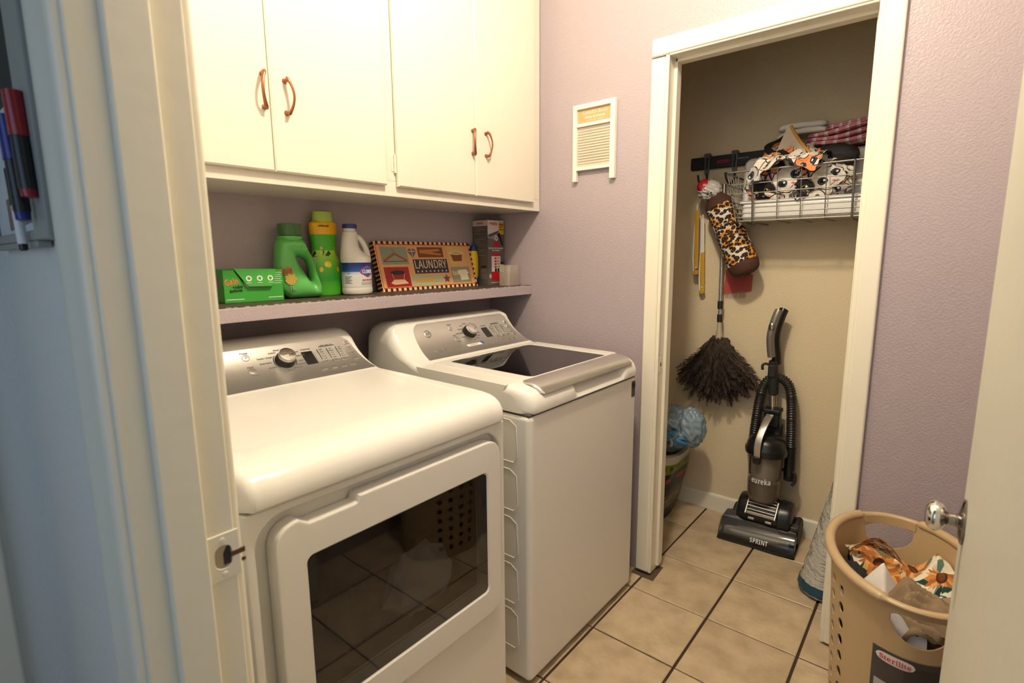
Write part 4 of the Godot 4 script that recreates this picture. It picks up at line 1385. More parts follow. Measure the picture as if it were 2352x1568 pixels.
func wire_basket() -> void:
	var t := thing("wire_basket", "grey wire basket hung on the closet back wall, full of folded cloth", "basket", Vector3(0.6, 1.49, 1.35))
	var m: Material = M["steel wire"]
	var zl := 0.978
	var zr := 1.78
	# top and bottom outlines; the basket narrows downwards
	var top := [Vector3(0.745, 1.70, zl), Vector3(0.47, 1.70, zl), Vector3(0.452, 1.70, zl + 0.018), Vector3(0.452, 1.70, zr - 0.018), Vector3(0.47, 1.70, zr), Vector3(0.745, 1.70, zr)]
	part(t, "rim", Geo.new().tube(top, 0.0042, 8), m)
	var lev := [0.0, 0.25, 0.44, 0.60, 0.73, 0.84, 0.93, 1.0]
	for i in range(1, lev.size()):
		var k: float = lev[i]
		var y := 1.70 - 0.205 * k
		var xf := 0.452 + 0.04 * k
		var a := zl + 0.042 * k
		var b := zr - 0.042 * k
		part(t, "wire", Geo.new().tube([Vector3(0.745, y, a), Vector3(xf + 0.015, y, a), Vector3(xf, y, a + 0.015), Vector3(xf, y, b - 0.015), Vector3(xf + 0.015, y, b), Vector3(0.745, y, b)], 0.0021 if i < 7 else 0.0032, 6), m)
	for z: float in [1.035, 1.188, 1.276, 1.364, 1.54, 1.63, 1.71]:
		part(t, "wire", Geo.new().tube([Vector3(0.4535, 1.70, z), Vector3(0.4915, 1.495, z), Vector3(0.50, 1.4915, z), Vector3(0.745, 1.4915, z)], 0.0021, 6), m)
	for z: float in [1.092, 1.457]:
		part(t, "heavy_wire", Geo.new().tube([Vector3(0.4495, 1.703, z), Vector3(0.488, 1.492, z), Vector3(0.50, 1.487, z), Vector3(0.745, 1.487, z)], 0.0042, 8), m, "thicker upright wire")
	for s in 2:
		for k in 8:
			var x := 0.49 + k * 0.034
			var z0 := zl if s == 0 else zr
			var z1 := zl + 0.042 if s == 0 else zr - 0.042
			part(t, "wire", Geo.new().tube([Vector3(x, 1.70, z0), Vector3(x + 0.012, 1.495, z1)], 0.0021, 6), m)
	# what it holds
	var tub := thing("storage_tub", "white plastic tub with rounded corners standing inside the wire basket", "tub", Vector3(0.63, 1.496, 1.38))
	var w: Material = M["white plastic"]
	part(tub, "tray", Geo.new().box(Vector3(0.13, 0.08, 0.70), T(0.575, 1.537, 1.387), 0.02, 4), w)
	part(tub, "tray_lip", Geo.new().box(Vector3(0.142, 0.010, 0.715), T(0.575, 1.574, 1.387), 0.0048, 3), w)
	part(tub, "back_board", Geo.new().extr(rr(0.75, 0.28, 0.035, 6), 0.045, T(0.665, 1.64, 1.375, 0, -90, 0) * T(0, 0, -0.0225), 0.01), w)
	var cat := printed("cat print", cat_print(), 0.8)
	var g := Geo.new()
	var base := func(at: Vector3, size: Vector3, s: float, amp: float, fr: float) -> void:
		lump(g, at, size, s, amp, fr, 60, 40)
	base.call(Vector3(0.557, 1.655, 1.17), Vector3(0.052, 0.088, 0.12), 1.0, 0.14, 1.7)
	base.call(Vector3(0.557, 1.65, 1.315), Vector3(0.05, 0.08, 0.125), 4.0, 0.14, 1.6)
	base.call(Vector3(0.565, 1.735, 1.205), Vector3(0.055, 0.068, 0.11), 7.0, 0.18, 1.6)
	base.call(Vector3(0.555, 1.72, 1.31), Vector3(0.052, 0.05, 0.10), 11.0, 0.14, 1.5)
	var big := printed("cat print large", cat.albedo_texture, 0.8)
	cat.uv1_scale = Vector3(0.62, 0.5, 1)
	big.uv1_scale = Vector3(0.26, 0.34, 1)
	big.uv1_offset = Vector3(0.1, 0.05, 0)
	var cc := part(self, "cat_print_bag", g, cat)
	tag(cc, "crumpled cream cloth bag printed with cartoon cat faces, piled in the wire basket", "bag")
	part(cc, "flap", Geo.new().grid(40, 30, func(u: float, v: float) -> Vector3:
		var z := lerpf(1.10, 1.35, u) + 0.02 * sin(v * 5.0)
		var x := lerpf(0.575, 0.436, smoothstep(0.0, 0.6, v)) - 0.012 * absf(sin(u * 7.0 + v))
		var y := 1.755 - 0.045 * v - 0.055 * smoothstep(0.45, 1.0, v) * (0.5 + 0.5 * sin(u * 6.0 + 1.5)) + 0.03 * (0.5 - absf(nz(Vector3(u, v, 0), 2.6, 3.0)))
		return Vector3(x, y, z)), big)
	part(cc, "peak", Geo.new().grid(24, 20, func(u: float, v: float) -> Vector3:
		var wide := 0.078 * (1.0 - 0.88 * v)
		var a := (u - 0.5) * 2.0
		return Vector3(0.505 + 0.05 * (1.0 - absf(a)) * (1.0 - v) + 0.012 * v, 1.735 + 0.135 * v - 0.02 * a * a * (1.0 - v), 1.222 + a * wide - 0.014 * v)), mat("cat lining", lin(0.60, 0.55, 0.46), 0.9), "plain cream inside of the turned-up corner")
	part(cc, "black_edge", Geo.new().tube(curve([Vector3(0.516, 1.87, 1.212), Vector3(0.512, 1.83, 1.235), Vector3(0.508, 1.79, 1.262), Vector3(0.504, 1.745, 1.30)], 14), 0.006, 8), mat("edge orange", lin(0.55, 0.28, 0.06), 0.9))
	part(cc, "strap", Geo.new().tube(curve([Vector3(0.56, 1.845, 1.195), Vector3(0.545, 1.82, 1.165), Vector3(0.535, 1.80, 1.12), Vector3(0.53, 1.77, 1.15), Vector3(0.525, 1.765, 1.19), Vector3(0.53, 1.74, 1.215)], 30), 0.019, 12, false, 0.6), printed("strap print", Canvas.new(64, 64, Color(0.06, 0.05, 0.05)).oval(0.3, 0.3, 0.14, 0.1, Color(0.9, 0.6, 0.25)).oval(0.7, 0.75, 0.16, 0.08, Color(0.88, 0.55, 0.22)).tex(), 0.9), "black and orange printed strap")
	part(cc, "black_panel", lump(Geo.new(), Vector3(0.56, 1.735, 1.375), Vector3(0.05, 0.045, 0.075), 13.0, 0.15, 1.6, 36, 24), mat("black cloth", lin(0.02, 0.018, 0.018), 0.85), "black printed end of the bag")
	var lt := Geo.new().text("OR", 0.036, T(0.4995, 1.592, 1.27, 0, -97, 0) * T(0, 0, 0, 0, 0, 20), true, 0.055, null, true)
	part(cc, "lettering", lt, M["print black"])
	part(cc, "trim", Geo.new().grid(14, 10, func(u: float, v: float) -> Vector3: return Vector3(0.575 + 0.03 * sin(u * 4.0), 1.745 + 0.05 * sin(PI * u) * (1.0 - v) + 0.01 * v, 1.27 + 0.17 * u), 180.0), M["matt black"], "black trim of the bag")
	# folded cloths on top
	var pinkm := printed("pink plaid", plaid(), 0.85)
	pinkm.uv1_scale = Vector3(0.5, 0.7, 1)
	var fold := func(gg: Geo, at: Vector3, size: Vector3, layers: int, s: float) -> void:
		for k in layers:
			var y := at.y + size.y * (float(k) + 0.5) / layers
			var h := size.y / layers * 0.92
			gg.grid(36, 20, func(u: float, v: float) -> Vector3:
				var a := TAU * (v if v < 0.9999 else 0.0)
				var end := sqrt(maxf(0.0, 1.0 - pow(absf(u * 2.0 - 1.0), 7.0)))
				var z := at.z + (u - 0.5) * size.z * (1.0 - 0.06 * k)
				var xx := signf(cos(a)) * pow(absf(cos(a)), 0.35) * size.x / 2 * end
				var yy := signf(sin(a)) * pow(absf(sin(a)), 0.7) * h / 2 * end
				return Vector3(at.x + xx + 0.006 * sin(k * 2.1 + s), y + yy + 0.007 * sin(z * 21.0 + k * 0.8 + s) + 0.010 * sin(z * 9.0 + s), z), 180.0, true)
	g = Geo.new()
	fold.call(g, Vector3(0.64, 1.79, 1.40), Vector3(0.15, 0.062, 0.33), 3, 0.4)
	fold.call(g, Vector3(0.665, 1.848, 1.43), Vector3(0.13, 0.026, 0.24), 1, 2.0)
	tag(part(self, "pink_cloth", g, pinkm), "folded pink and white checked cloth lying on the white tub in the wire basket", "cloth")
	g = Geo.new()
	fold.call(g, Vector3(0.68, 1.852, 1.225), Vector3(0.10, 0.056, 0.21), 2, 1.3)
	tag(part(self, "white_fabric", g, mat("white fabric", lin(0.9, 0.87, 0.8), 0.9)), "folded off-white cloth above the cat print bag, beside the pink cloth", "cloth")


func cat_print() -> Texture2D:
	var c := Canvas.new(1024, 512, Color(0.90, 0.87, 0.82))
	var r := RandomNumberGenerator.new()
	r.seed = 77
	var furs := [Color(0.94, 0.92, 0.88), Color(0.93, 0.58, 0.36), Color(0.10, 0.09, 0.10), Color(0.93, 0.90, 0.86), Color(0.90, 0.87, 0.82), Color(0.72, 0.69, 0.67)]
	for k in 64:
		var x := fmod(k * 0.618034, 1.0)
		var y := (k + 0.5) / 64.0
		var s := r.randf_range(0.07, 0.10)
		var a := r.randf_range(-1.2, 1.2)
		var rot := func(px: float, py: float) -> Vector2:
			return Vector2(x + (px * cos(a) - py * sin(a)) * s * 0.5, y + (px * sin(a) + py * cos(a)) * s)
		var f: Color = furs[k % 6]
		var ink := Color(0.12, 0.1, 0.1) if k % 6 != 2 else Color(0.5, 0.45, 0.45)
		for side: float in [-1.0, 1.0]:
			c.poly([rot.call(side * 1.08, -0.1), rot.call(side * 0.98, -1.42), rot.call(side * 0.05, -0.75)], ink)
			c.poly([rot.call(side * 0.98, -0.15), rot.call(side * 0.92, -1.3), rot.call(side * 0.15, -0.75)], f)
			c.poly([rot.call(side * 0.85, -0.4), rot.call(side * 0.84, -1.1), rot.call(side * 0.4, -0.75)], Color(0.93, 0.7, 0.64))
		var face := []
		var edge := []
		for i in 22:
			var q := TAU * i / 22
			face.append(rot.call(cos(q) * 1.08, sin(q) * 0.9))
			edge.append(rot.call(cos(q) * 1.15, sin(q) * 0.97))
		c.poly(edge, ink)
		c.poly(face, f)
		if k % 3 == 0:
			c.poly([rot.call(0.1, -0.85), rot.call(0.9, -0.5), rot.call(0.6, 0.1), rot.call(0.1, -0.1)], furs[(k + 1) % 6])
		for side: float in [-1.0, 1.0]:
			var e: Vector2 = rot.call(side * 0.48, 0.02)
			c.oval(e.x, e.y, s * 0.14, s * 0.29, Color(0.05, 0.05, 0.06))
			c.oval(e.x, e.y, s * 0.11, s * 0.22, Color(0.25, 0.32, 0.42) if k % 2 else Color(0.75, 0.62, 0.2))
			c.oval(e.x, e.y, s * 0.08, s * 0.17, Color(0.03, 0.03, 0.04))
			c.oval(e.x - s * 0.04, e.y - s * 0.08, s * 0.035, s * 0.07, Color.WHITE)
		var n: Vector2 = rot.call(0.0, 0.38)
		c.oval(n.x, n.y, s * 0.06, s * 0.08, Color(0.9, 0.5, 0.5))
		c.line([rot.call(-0.3, 0.6), rot.call(0.0, 0.45), rot.call(0.3, 0.6)], 0.0018, ink)
		if k % 5 == 1:
			c.poly([rot.call(1.2, 0.4), rot.call(2.6, 0.9), rot.call(2.4, 1.6), rot.call(0.8, 1.2)], Color(0.08, 0.07, 0.07))
	return c.tex()


func plaid() -> Texture2D:
	var c := Canvas.new(512, 256, Color(0.80, 0.42, 0.50))
	for k in 16:
		c.rect(k / 16.0, 0, 0.022, 1, Color(0.86, 0.66, 0.70))
		c.rect(k / 16.0 + 0.012, 0, 0.006, 1, Color(0.95, 0.88, 0.88))
		c.rect(0, k / 16.0, 1, 0.014, Color(0.90, 0.78, 0.80))
	for i in 16:
		for j in 16:
			c.rect(i / 16.0, j / 16.0, 0.022, 0.014, Color(0.95, 0.92, 0.92))
			if (i + j) % 5 == 0:
				c.rect(i / 16.0 + 0.024, j / 16.0 + 0.016, 0.036, 0.045, Color(0.62, 0.22, 0.32))
	return c.tex()


# a thin wall with holes: f(u, v, k) gives the outer (k = 0) and inner (k = 1) face; cells are [Rect2, hole]
func holed(g: Geo, cells: Array, f: Callable, step: Vector2) -> void:
	for c in cells:
		var r: Rect2 = c[0]
		if c.size() == 1:
			var nu := maxi(1, ceili(r.size.x / step.x))
			var nv := maxi(1, ceili(r.size.y / step.y))
			for k in 2:
				g.grid(nu, nv, func(a: float, b: float) -> Vector3: return f.call(r.position.x + r.size.x * (a if k == 0 else 1.0 - a), r.position.y + r.size.y * b, k))
			continue
		var hole: PackedVector2Array = c[1]
		var out := around(hole, r)
		var rings := []
		for q in [[out, 0, 0.0], [out, 0, 0.5], [hole, 0, 0.0], [hole, 1, 0.0], [out, 1, 0.5], [out, 1, 0.0]]:
			var ring := PackedVector3Array()
			for i in hole.size():
				var p: Vector2 = (q[0][i] as Vector2).lerp(hole[i], q[2])
				ring.append(f.call(p.x, p.y, q[1]))
			rings.append(ring)
		g.loft(rings, false, 50.0)


func hamper() -> void:
	var ctr := Vector3(-0.382, 0, 1.75)
	var t := thing("laundry_hamper", "tall beige oval plastic laundry hamper full of clothes at the lower right", "hamper", ctr)
	t.rotation.y = deg_to_rad(12.0)
	var tx := t.transform
	var m := mat("hamper plastic", lin(0.50, 0.36, 0.20), 0.38)
	var ha := 0.239
	var hb := 0.159
	var top := 0.588
	var at := func(u: float, y: float, k: float) -> Vector3:
		var s := 0.80 + 0.2 * y / 0.6
		var a := deg_to_rad(u)
		return tx * Vector3(cos(a) * (ha * s - k * 0.0035), y, sin(a) * (hb * s - k * 0.0035))
	var cells := []
	var us := [-27.0, 27.0]
	var cols := []
	for c: float in [244.0, 259.0, 274.0, 289.0, 64.0, 79.0, 94.0, 109.0]:
		cols.append(c)
	cols.sort()
	var edges := []
	for c: float in cols:
		edges.append([c - 7.5, c + 7.5])
	# plain stretches between handles and hole columns
	for r in [[27.0, 56.5], [116.5, 153.0], [207.0, 236.5], [296.5, 333.0]]:
		cells.append([Rect2(r[0], 0.0, r[1] - r[0], top)])
	for e in edges:
		cells.append([Rect2(e[0], 0.535, 15.0, top - 0.535)])
		cells.append([Rect2(e[0], 0.0, 15.0, 0.03)])
		for k in 11:
			var y0 := 0.03 + k * 0.0459
			var wide := 3.4 if absf(fmod(e[0] + 7.5, 180.0) - 90.0) > 5 else 3.6
			var h := PackedVector2Array()
			for i in 16:
				var a := TAU * i / 16
				h.append(Vector2(e[0] + 7.5 + cos(a) * wide, y0 + 0.023 + sin(a) * 0.0135))
			cells.append([Rect2(e[0], y0, 15.0, 0.0459), h])
	for c: float in [0.0, 180.0]:
		cells.append([Rect2(c - 27.0, 0.0, 54.0, 0.45)])
		var h := PackedVector2Array()
		for i in 28:
			var a := TAU * i / 28
			var y := sin(a)
			h.append(Vector2(c + cos(a) * 22.5, 0.552 + (y * 0.012 if y > 0 else y * 0.062)))
		cells.append([Rect2(c - 27.0, 0.45, 54.0, top - 0.45), h])
	var g := Geo.new()
	holed(g, cells, at, Vector2(4.5, 0.1))
	part(t, "body", g, m)
	# rolled lip, stepped down over the two handle openings
	var rings := []
	for i in 121:
		var u := i * 3.0
		var d := minf(absf(fmod(u + 180.0, 360.0) - 180.0), absf(u - 180.0))
		var wide := 0.013 if d > 26.0 else 0.008
		var hi := 0.012 if d > 26.0 else 0.006
		var a := deg_to_rad(u)
		var o := Vector3(cos(a) * ha, 0.588, sin(a) * hb)
		var n := Vector3(cos(a) / ha, 0, sin(a) / hb).normalized()
		var ring := PackedVector3Array()
		for k in 10:
			var b := TAU * k / 10
			ring.append(tx * (o + n * (0.004 + cos(b) * wide) + Vector3.UP * (-0.002 + sin(b) * hi)))
		rings.append(ring)
	part(t, "rim", Geo.new().loft(rings, false, 40.0), m)
	for s: float in [0.0, 180.0]:
		g = Geo.new()
		var rs := []
		for i in 19:
			var a := deg_to_rad(s - 24.0 + i * 48.0 / 18)
			var n := Vector3(cos(a) / ha, 0, sin(a) / hb).normalized()
			var o := Vector3(cos(a) * ha, 0.575, sin(a) * hb) - n * 0.008
			rs.append(PackedVector3Array([tx * (o + Vector3.UP * 0.012), tx * (o + n * 0.003 + Vector3.UP * 0.012), tx * (o + n * 0.003 - Vector3.UP * 0.012), tx * (o - Vector3.UP * 0.012)]))
		g.loft(rs, true, 30.0)
		part(t, "grip", g, m)
	var bot := PackedVector3Array()
	var bot2 := PackedVector3Array()
	for i in 48:
		bot.append(at.call(i * 7.5, 0.001, 0.0))
		bot2.append(at.call(i * 7.5, 0.005, 0.5))
	part(t, "bottom", Geo.new().loft([bot, bot2], true), m)
	# maker's sticker below the front handle
	var lab := Canvas.new(256, 256, Color(0.26, 0.25, 0.25))
	lab.rect(0.42, 0.1, 0.58, 0.9, Color(0.22, 0.20, 0.20)).rect(0.05, 0.52, 0.34, 0.27, Color(0.68, 0.68, 0.68))
	lab.oval(0.22, 0.66, 0.11, 0.07, Color(0.4, 0.4, 0.42)).oval(0.22, 0.65, 0.07, 0.035, Color(0.62, 0.62, 0.62))
	lab.rect(0.05, 0.82, 0.25, 0.18, Color(0.30, 0.30, 0.30)).rect(0.36, 0.84, 0.6, 0.16, Color(0.5, 0.5, 0.5))
	var sticker_at := func(x: float, y: float, lift: float) -> Vector3:
		var a := deg_to_rad(184.0 - x / 0.14 * 51.0)
		return at.call(rad_to_deg(a), y, -0.3 - lift)
	var st := part(t, "sticker", Geo.new().grid(14, 3, func(u: float, v: float) -> Vector3: return sticker_at.call((u - 0.5) * 0.15, 0.375 + (v - 0.5) * 0.16, 0.0)), printed("sticker", lab.tex(), 0.5), "dark grey paper sticker with the maker's oval logo")
	part(st, "logo_oval", Geo.new().grid(20, 2, func(u: float, v: float) -> Vector3:
		var x := (u - 0.5) * 2.0
		return sticker_at.call(-0.03 + x * 0.038, 0.437 + (v - 0.5) * 0.024 * sqrt(maxf(0.001, 1.0 - pow(absf(x), 4.0))), 0.15)), mat("logo white", lin(0.75, 0.7, 0.68), 0.5))
	part(st, "lettering", Geo.new().text("Sterilite", 0.0115, Transform3D(), false, 0.06, func(q: Vector3) -> Vector3: return sticker_at.call(q.x - 0.03, q.y + 0.437, 0.3 + q.z * 300.0), true), M["print red"])
	part(st, "lettering", Geo.new().text("2", 0.022, Transform3D(), true, 0.0, func(q: Vector3) -> Vector3: return sticker_at.call(q.x - 0.049, q.y + 0.308, 0.2 + q.z * 300.0)), M["print white"])
	# the clothes: each heap stands on a filling of other washing
	var put_in := func(called: String, label: String, gg: Geo, mm: Material) -> void:
		tag(part(self, called, gg, mm), label, "clothes")
	g = Geo.new()
	lump(g, tx * Vector3(0, 0.25, 0), Vector3(0.185, 0.235, 0.115), 2.0, 0.03, 1.5, 40, 30, tx.basis)
	put_in.call("washing_heap", "heap of crumpled beige washing filling the lower part of the hamper", g, mat("beige washing", lin(0.35, 0.27, 0.19), 0.95))
	var sun := printed("sunflower cloth", sunflowers(), 0.9)
	sun.uv1_scale = Vector3(0.8, 0.62, 1)
	# keeps cloth inside the basket wall
	var keep := func(p: Vector3) -> Vector3:
		var s := 0.93 * (0.80 + 0.2 * p.y / 0.6)
		var q := Vector2(p.x / (ha * s), p.z / (hb * s)).length()
		if q > 1.0:
			p.x /= q
			p.z /= q
		return tx * p
	g = Geo.new()
	g.grid(60, 40, func(u: float, v: float) -> Vector3:
		var x := lerpf(0.17, -0.06, v) + 0.012 * sin(u * 8.0)
		var z := lerpf(-0.105, 0.155, u)
		var crease := 0.5 - absf(nz(Vector3(x * 9.0, 0, z * 7.0), 1.0, 2.0)) * 2.0
		return keep.call(Vector3(x, 0.515 - 0.03 * v + 0.034 * crease + 0.02 * smoothstep(0.55, 0.8, u) - 0.06 * (1.0 - smoothstep(0.0, 0.14, v)) - 0.07 * smoothstep(0.86, 1.0, v), z)))
	g.grid(16, 12, func(u: float, v: float) -> Vector3:
		return keep.call(Vector3(0.085 - 0.03 * u + 0.03 * v, 0.53 + 0.06 * sin(PI * u) * (1.0 - 0.75 * v), -0.105 + 0.12 * u - 0.012 * v)))
	put_in.call("sunflower_cloth", "white cloth printed with orange sunflowers and teal leaves on top of the hamper", g, sun)
	g = Geo.new()
	g.grid(30, 30, func(u: float, v: float) -> Vector3:
		var x := lerpf(0.02, -0.16, v)
		var z := lerpf(-0.15, 0.03, u)
		var pk := maxf(0.0, 1.0 - absf(u - 0.56) / 0.34 - absf(v - 0.34) / 0.5)
		return keep.call(Vector3(x, 0.485 + 0.095 * pk - 0.03 * v * v + 0.012 * (0.5 - absf(nz(Vector3(x * 14.0, 0, z * 11.0), 1.0, 6.0))) - 0.04 * smoothstep(0.85, 1.0, u), z)))
	g.grid(18, 12, func(u: float, v: float) -> Vector3:
		var a := deg_to_rad(lerpf(200.0, 174.0, u))
		return tx * Vector3(cos(a) * (0.222 - 0.02 * v), lerpf(0.45, 0.535, v) + 0.012 * sin(u * 7.0) - 0.03 * u * v, sin(a) * 0.15))
	put_in.call("white_garment", "plain white garment with a peaked fold in the middle of the hamper", g, mat("white garment", lin(0.72, 0.70, 0.66), 0.9))
	g = Geo.new()
	g.grid(60, 40, func(u: float, v: float) -> Vector3:
		var x := lerpf(-0.055, -0.225, v)
		var z := lerpf(-0.055, 0.15, u)
		var crease := 0.5 - absf(nz(Vector3(x * 21.0 + z * 5.0, 0, z * 9.0), 1.0, 8.0)) * 2.0
		return keep.call(Vector3(x, 0.553 + 0.027 * crease + 0.012 * sin(u * 5.0 + 0.6) - 0.055 * pow(v, 1.8) - 0.07 * (1.0 - smoothstep(0.0, 0.25, u)) - 0.05 * (1.0 - smoothstep(0.0, 0.12, v)), z)))
	var towel := mat("towel", lin(0.27, 0.19, 0.115), 1.0)
	bumpy(towel, noise_tex(0.16, true, 17, null, 2, 6.0), 9.0, 0.7)
	put_in.call("brown_towel", "rumpled brown towel at the front of the hamper, below the sunflower cloth", g, towel)
	g = Geo.new()
	lump(g, tx * Vector3(0.0, 0.492, -0.105), Vector3(0.062, 0.036, 0.036), 6.0, 0.15, 2.0, 30, 20, tx.basis)
	put_in.call("dark_garment", "dark grey and orange printed garment at the left edge inside the hamper", g, printed("dark print", Canvas.new(64, 64, Color(0.14, 0.13, 0.13)).rect(0.1, 0.5, 0.25, 0.2, Color(0.85, 0.6, 0.15)).rect(0.5, 0.3, 0.2, 0.2, Color(0.8, 0.35, 0.2)).rect(0.7, 0.6, 0.2, 0.3, Color(0.35, 0.34, 0.33)).tex(), 0.9))


func sunflowers() -> Texture2D:
	var c := Canvas.new(512, 512, Color(0.86, 0.84, 0.76))
	var r := RandomNumberGenerator.new()
	r.seed = 4
	for k in 150:
		var p := Vector2(r.randf(), r.randf())
		var a := r.randf_range(0, TAU)
		var d := Vector2(cos(a), sin(a))
		var n := d.orthogonal()
		c.poly([p, p + d * 0.05 + n * 0.025, p + d * 0.14, p + d * 0.05 - n * 0.025], [Color(0.10, 0.24, 0.22), Color(0.18, 0.36, 0.33), Color(0.35, 0.48, 0.44), Color(0.07, 0.16, 0.16)][k % 4])
	for k in 15:
		var p := Vector2(fmod(0.13 + k * 0.618034, 1.0), (k + 0.5) / 15.0)
		var s := r.randf_range(0.11, 0.17)
		for i in 18:
			var a := TAU * i / 18 + k
			var d := Vector2(cos(a), sin(a))
			var n := d.orthogonal()
			c.poly([p + d * s * 0.2, p + d * s * 0.6 + n * s * 0.17, p + d * s, p + d * s * 0.6 - n * s * 0.17], [Color(0.76, 0.50, 0.24), Color(0.64, 0.38, 0.17), Color(0.82, 0.62, 0.36)][i % 3])
		c.oval(p.x, p.y, s * 0.32, s * 0.32, Color(0.28, 0.13, 0.05))
		c.oval(p.x, p.y, s * 0.2, s * 0.2, Color(0.42, 0.22, 0.07))
	return c.tex()


func shelf_items() -> void:
	var y := shelf_y + 0.0005
	# --- opened green carton
	var green := mat("carton green", lin(0.05, 0.38, 0.045), 0.4)
	var f := T(-1.213, y, 0.075, 0, -4, 0)
	var t := thing("dryer_sheet_carton", "opened bright green carton with a torn front flap at the left end of the shelf", "box", f.origin)
	t.rotation.y = deg_to_rad(-4)
	var hw := 0.0885
	var h := 0.098
	var hd := 0.045
	var g := Geo.new()
	put(g, Vector3(-hw, 0, -hd), Vector3(hw, 0.0015, hd))
	put(g, Vector3(-hw, 0, -hd), Vector3(-hw + 0.0012, h, hd))
	put(g, Vector3(hw - 0.0012, 0, -hd), Vector3(hw, h, hd))
	put(g, Vector3(-hw, 0, -hd), Vector3(hw, h, -hd + 0.0012))
	g.extr(PackedVector2Array([Vector2(-hw, 0), Vector2(hw, 0), Vector2(hw, h), Vector2(0.060, h), Vector2(0.052, 0.066), Vector2(0.028, 0.046), Vector2(-0.024, 0.046), Vector2(-0.058, h), Vector2(-hw, h)]), 0.0012, T(0, 0, hd - 0.0012))
	for i in g.pos.size():
		g.pos[i] = f * g.pos[i]
		g.nrm[i] = f.basis * g.nrm[i]
	var body := part(t, "carton", g, green)
	g = Geo.new()
	g.extr(PackedVector2Array([Vector2(-0.062, 0.0), Vector2(0.064, 0.0), Vector2(0.052, -0.044), Vector2(0.044, -0.054), Vector2(-0.022, -0.054), Vector2(-0.030, -0.047)]), 0.0012, f * T(0.004, h + 0.003, hd + 0.0015, -9, 0, -1.5))
	var flap := part(t, "flap", g, green, "torn flap folded over the front")
	part(t, "top_flap", Geo.new().box(Vector3(2 * hw, 0.0012, 0.086), f * T(0, h + 0.001, -0.001, 2, 0, 0)), green)
	part(t, "sheets", Geo.new().box(Vector3(0.16, 0.06, 0.08), f * T(0, 0.032, 0), 0.01), M["print white"])
	g = Geo.new()
	for k in 3:
		g.ring(circle(0.0085, 18), circle(0.005, 18), 0.0008, f * T(-0.018 + k * 0.032, h - 0.026, hd + 0.0075, -9))
		g.box(Vector3(0.014, 0.0012, 0.0006), f * T(-0.018 + k * 0.032, h - 0.039, hd + 0.0093, -9))
	g.box(Vector3(0.055, 0.0012, 0.0006), f * T(0.012, h - 0.013, hd + 0.0048, -9))
	part(flap, "print", g, M["print white"])
	g = Geo.new()
	for k in 6:
		g.box(Vector3(0.032 - 0.006 * (k % 2), 0.0014, 0.0006), f * T(0.069, h - 0.010 - k * 0.0065, hd + 0.0002))
	g.box(Vector3(0.045, 0.0022, 0.0006), f * T(0.062, 0.012, hd + 0.0002))
	g.box(Vector3(0.05, 0.0022, 0.0006), f * T(-0.058, 0.010, hd + 0.0002))
	part(body, "print", g, M["print white"])
	part(body, "barcode", Geo.new().box(Vector3(0.0006, 0.035, 0.03), f * T(-hw - 0.0002, 0.06, 0.005)), M["grey plastic"])
	part(body, "lettering", Geo.new().text("Gain", 0.018, f * T(-0.066, 0.064, hd + 0.0006, 0, 0, 7), true, 0.037), M["print orange"])
	g = Geo.new().text("+odor", 0.0095, f * T(-0.049, 0.048, hd + 0.0006, 0, 0, 3), true, 0.03)
	g.text("defense", 0.0095, f * T(-0.055, 0.037, hd + 0.0006, 0, 0, 5), true, 0.036)
	part(body, "lettering", g, M["print black"])
	# --- green jug with an open handle
	var pearl := mat("jug green", lin(0.10, 0.46, 0.09), 0.25)
	pearl.clearcoat_enabled = true
	pearl.clearcoat = 0.6
	t = thing("detergent_jug", "green liquid detergent jug with a big side handle beside the green carton", "bottle", Vector3(-1.056, y, 0.074))
	var jx := T(-1.056, y, 0.074, 0, -10, 0)
	# flat body outline with a handle opening
	var outl := rounded([Vector2(-0.072, 0.0), Vector2(0.082, 0.0), Vector2(0.080, 0.03), Vector2(0.070, 0.07), Vector2(0.062, 0.12), Vector2(0.030, 0.178), Vector2(0.028, 0.20), Vector2(-0.050, 0.20), Vector2(-0.058, 0.178), Vector2(-0.064, 0.13), Vector2(-0.070, 0.05)], 0.018, 4)
	var hole := rounded([Vector2(-0.002, 0.140), Vector2(0.030, 0.134), Vector2(0.046, 0.10), Vector2(0.050, 0.062), Vector2(0.046, 0.048), Vector2(0.030, 0.075), Vector2(0.012, 0.105)], 0.012, 4)
	var hd2 := dense(hole, 0.006)
	var od := hit(hd2, dense(outl, 0.01))
	var rings := []
	for q in [[0.0, 0.0, 0.016], [0.25, 0.55, 0.034], [0.6, 0.9, 0.044], [0.85, 1.0, 0.036], [0.96, 1.0, 0.024], [1.0, 1.0, 0.010], [1.0, 1.0, -0.010], [0.96, 1.0, -0.024], [0.85, 1.0, -0.036], [0.6, 0.9, -0.044], [0.25, 0.55, -0.034], [0.0, 0.0, -0.016], [0.0, 0.0, 0.016]]:
		var r := PackedVector3Array()
		for i in hd2.size():
			var d := od[i].distance_to(hd2[i])
			var fat: float = minf(1.0, d / 0.05)
			var p: Vector2 = hd2[i].lerp(od[i], q[0])
			var zz: float = q[2] * (0.42 + 0.58 * fat)
			r.append(jx * Vector3(p.x, maxf(0.0, p.y), zz))
		rings.append(r)
	part(t, "jug", Geo.new().loft(rings, false, 70.0), pearl)
	part(t, "collar", Geo.new().lathe([Vector2(0.036, 0.19), Vector2(0.040, 0.196), Vector2(0.040, 0.203), Vector2(0.034, 0.206), Vector2(0.0001, 0.206)], 28, jx * T(-0.010, 0, 0)), pearl)
	var capm := mat("cap green", Color(0.24, 0.46, 0.22, 0.7), 0.2)
	capm.transparency = BaseMaterial3D.TRANSPARENCY_ALPHA
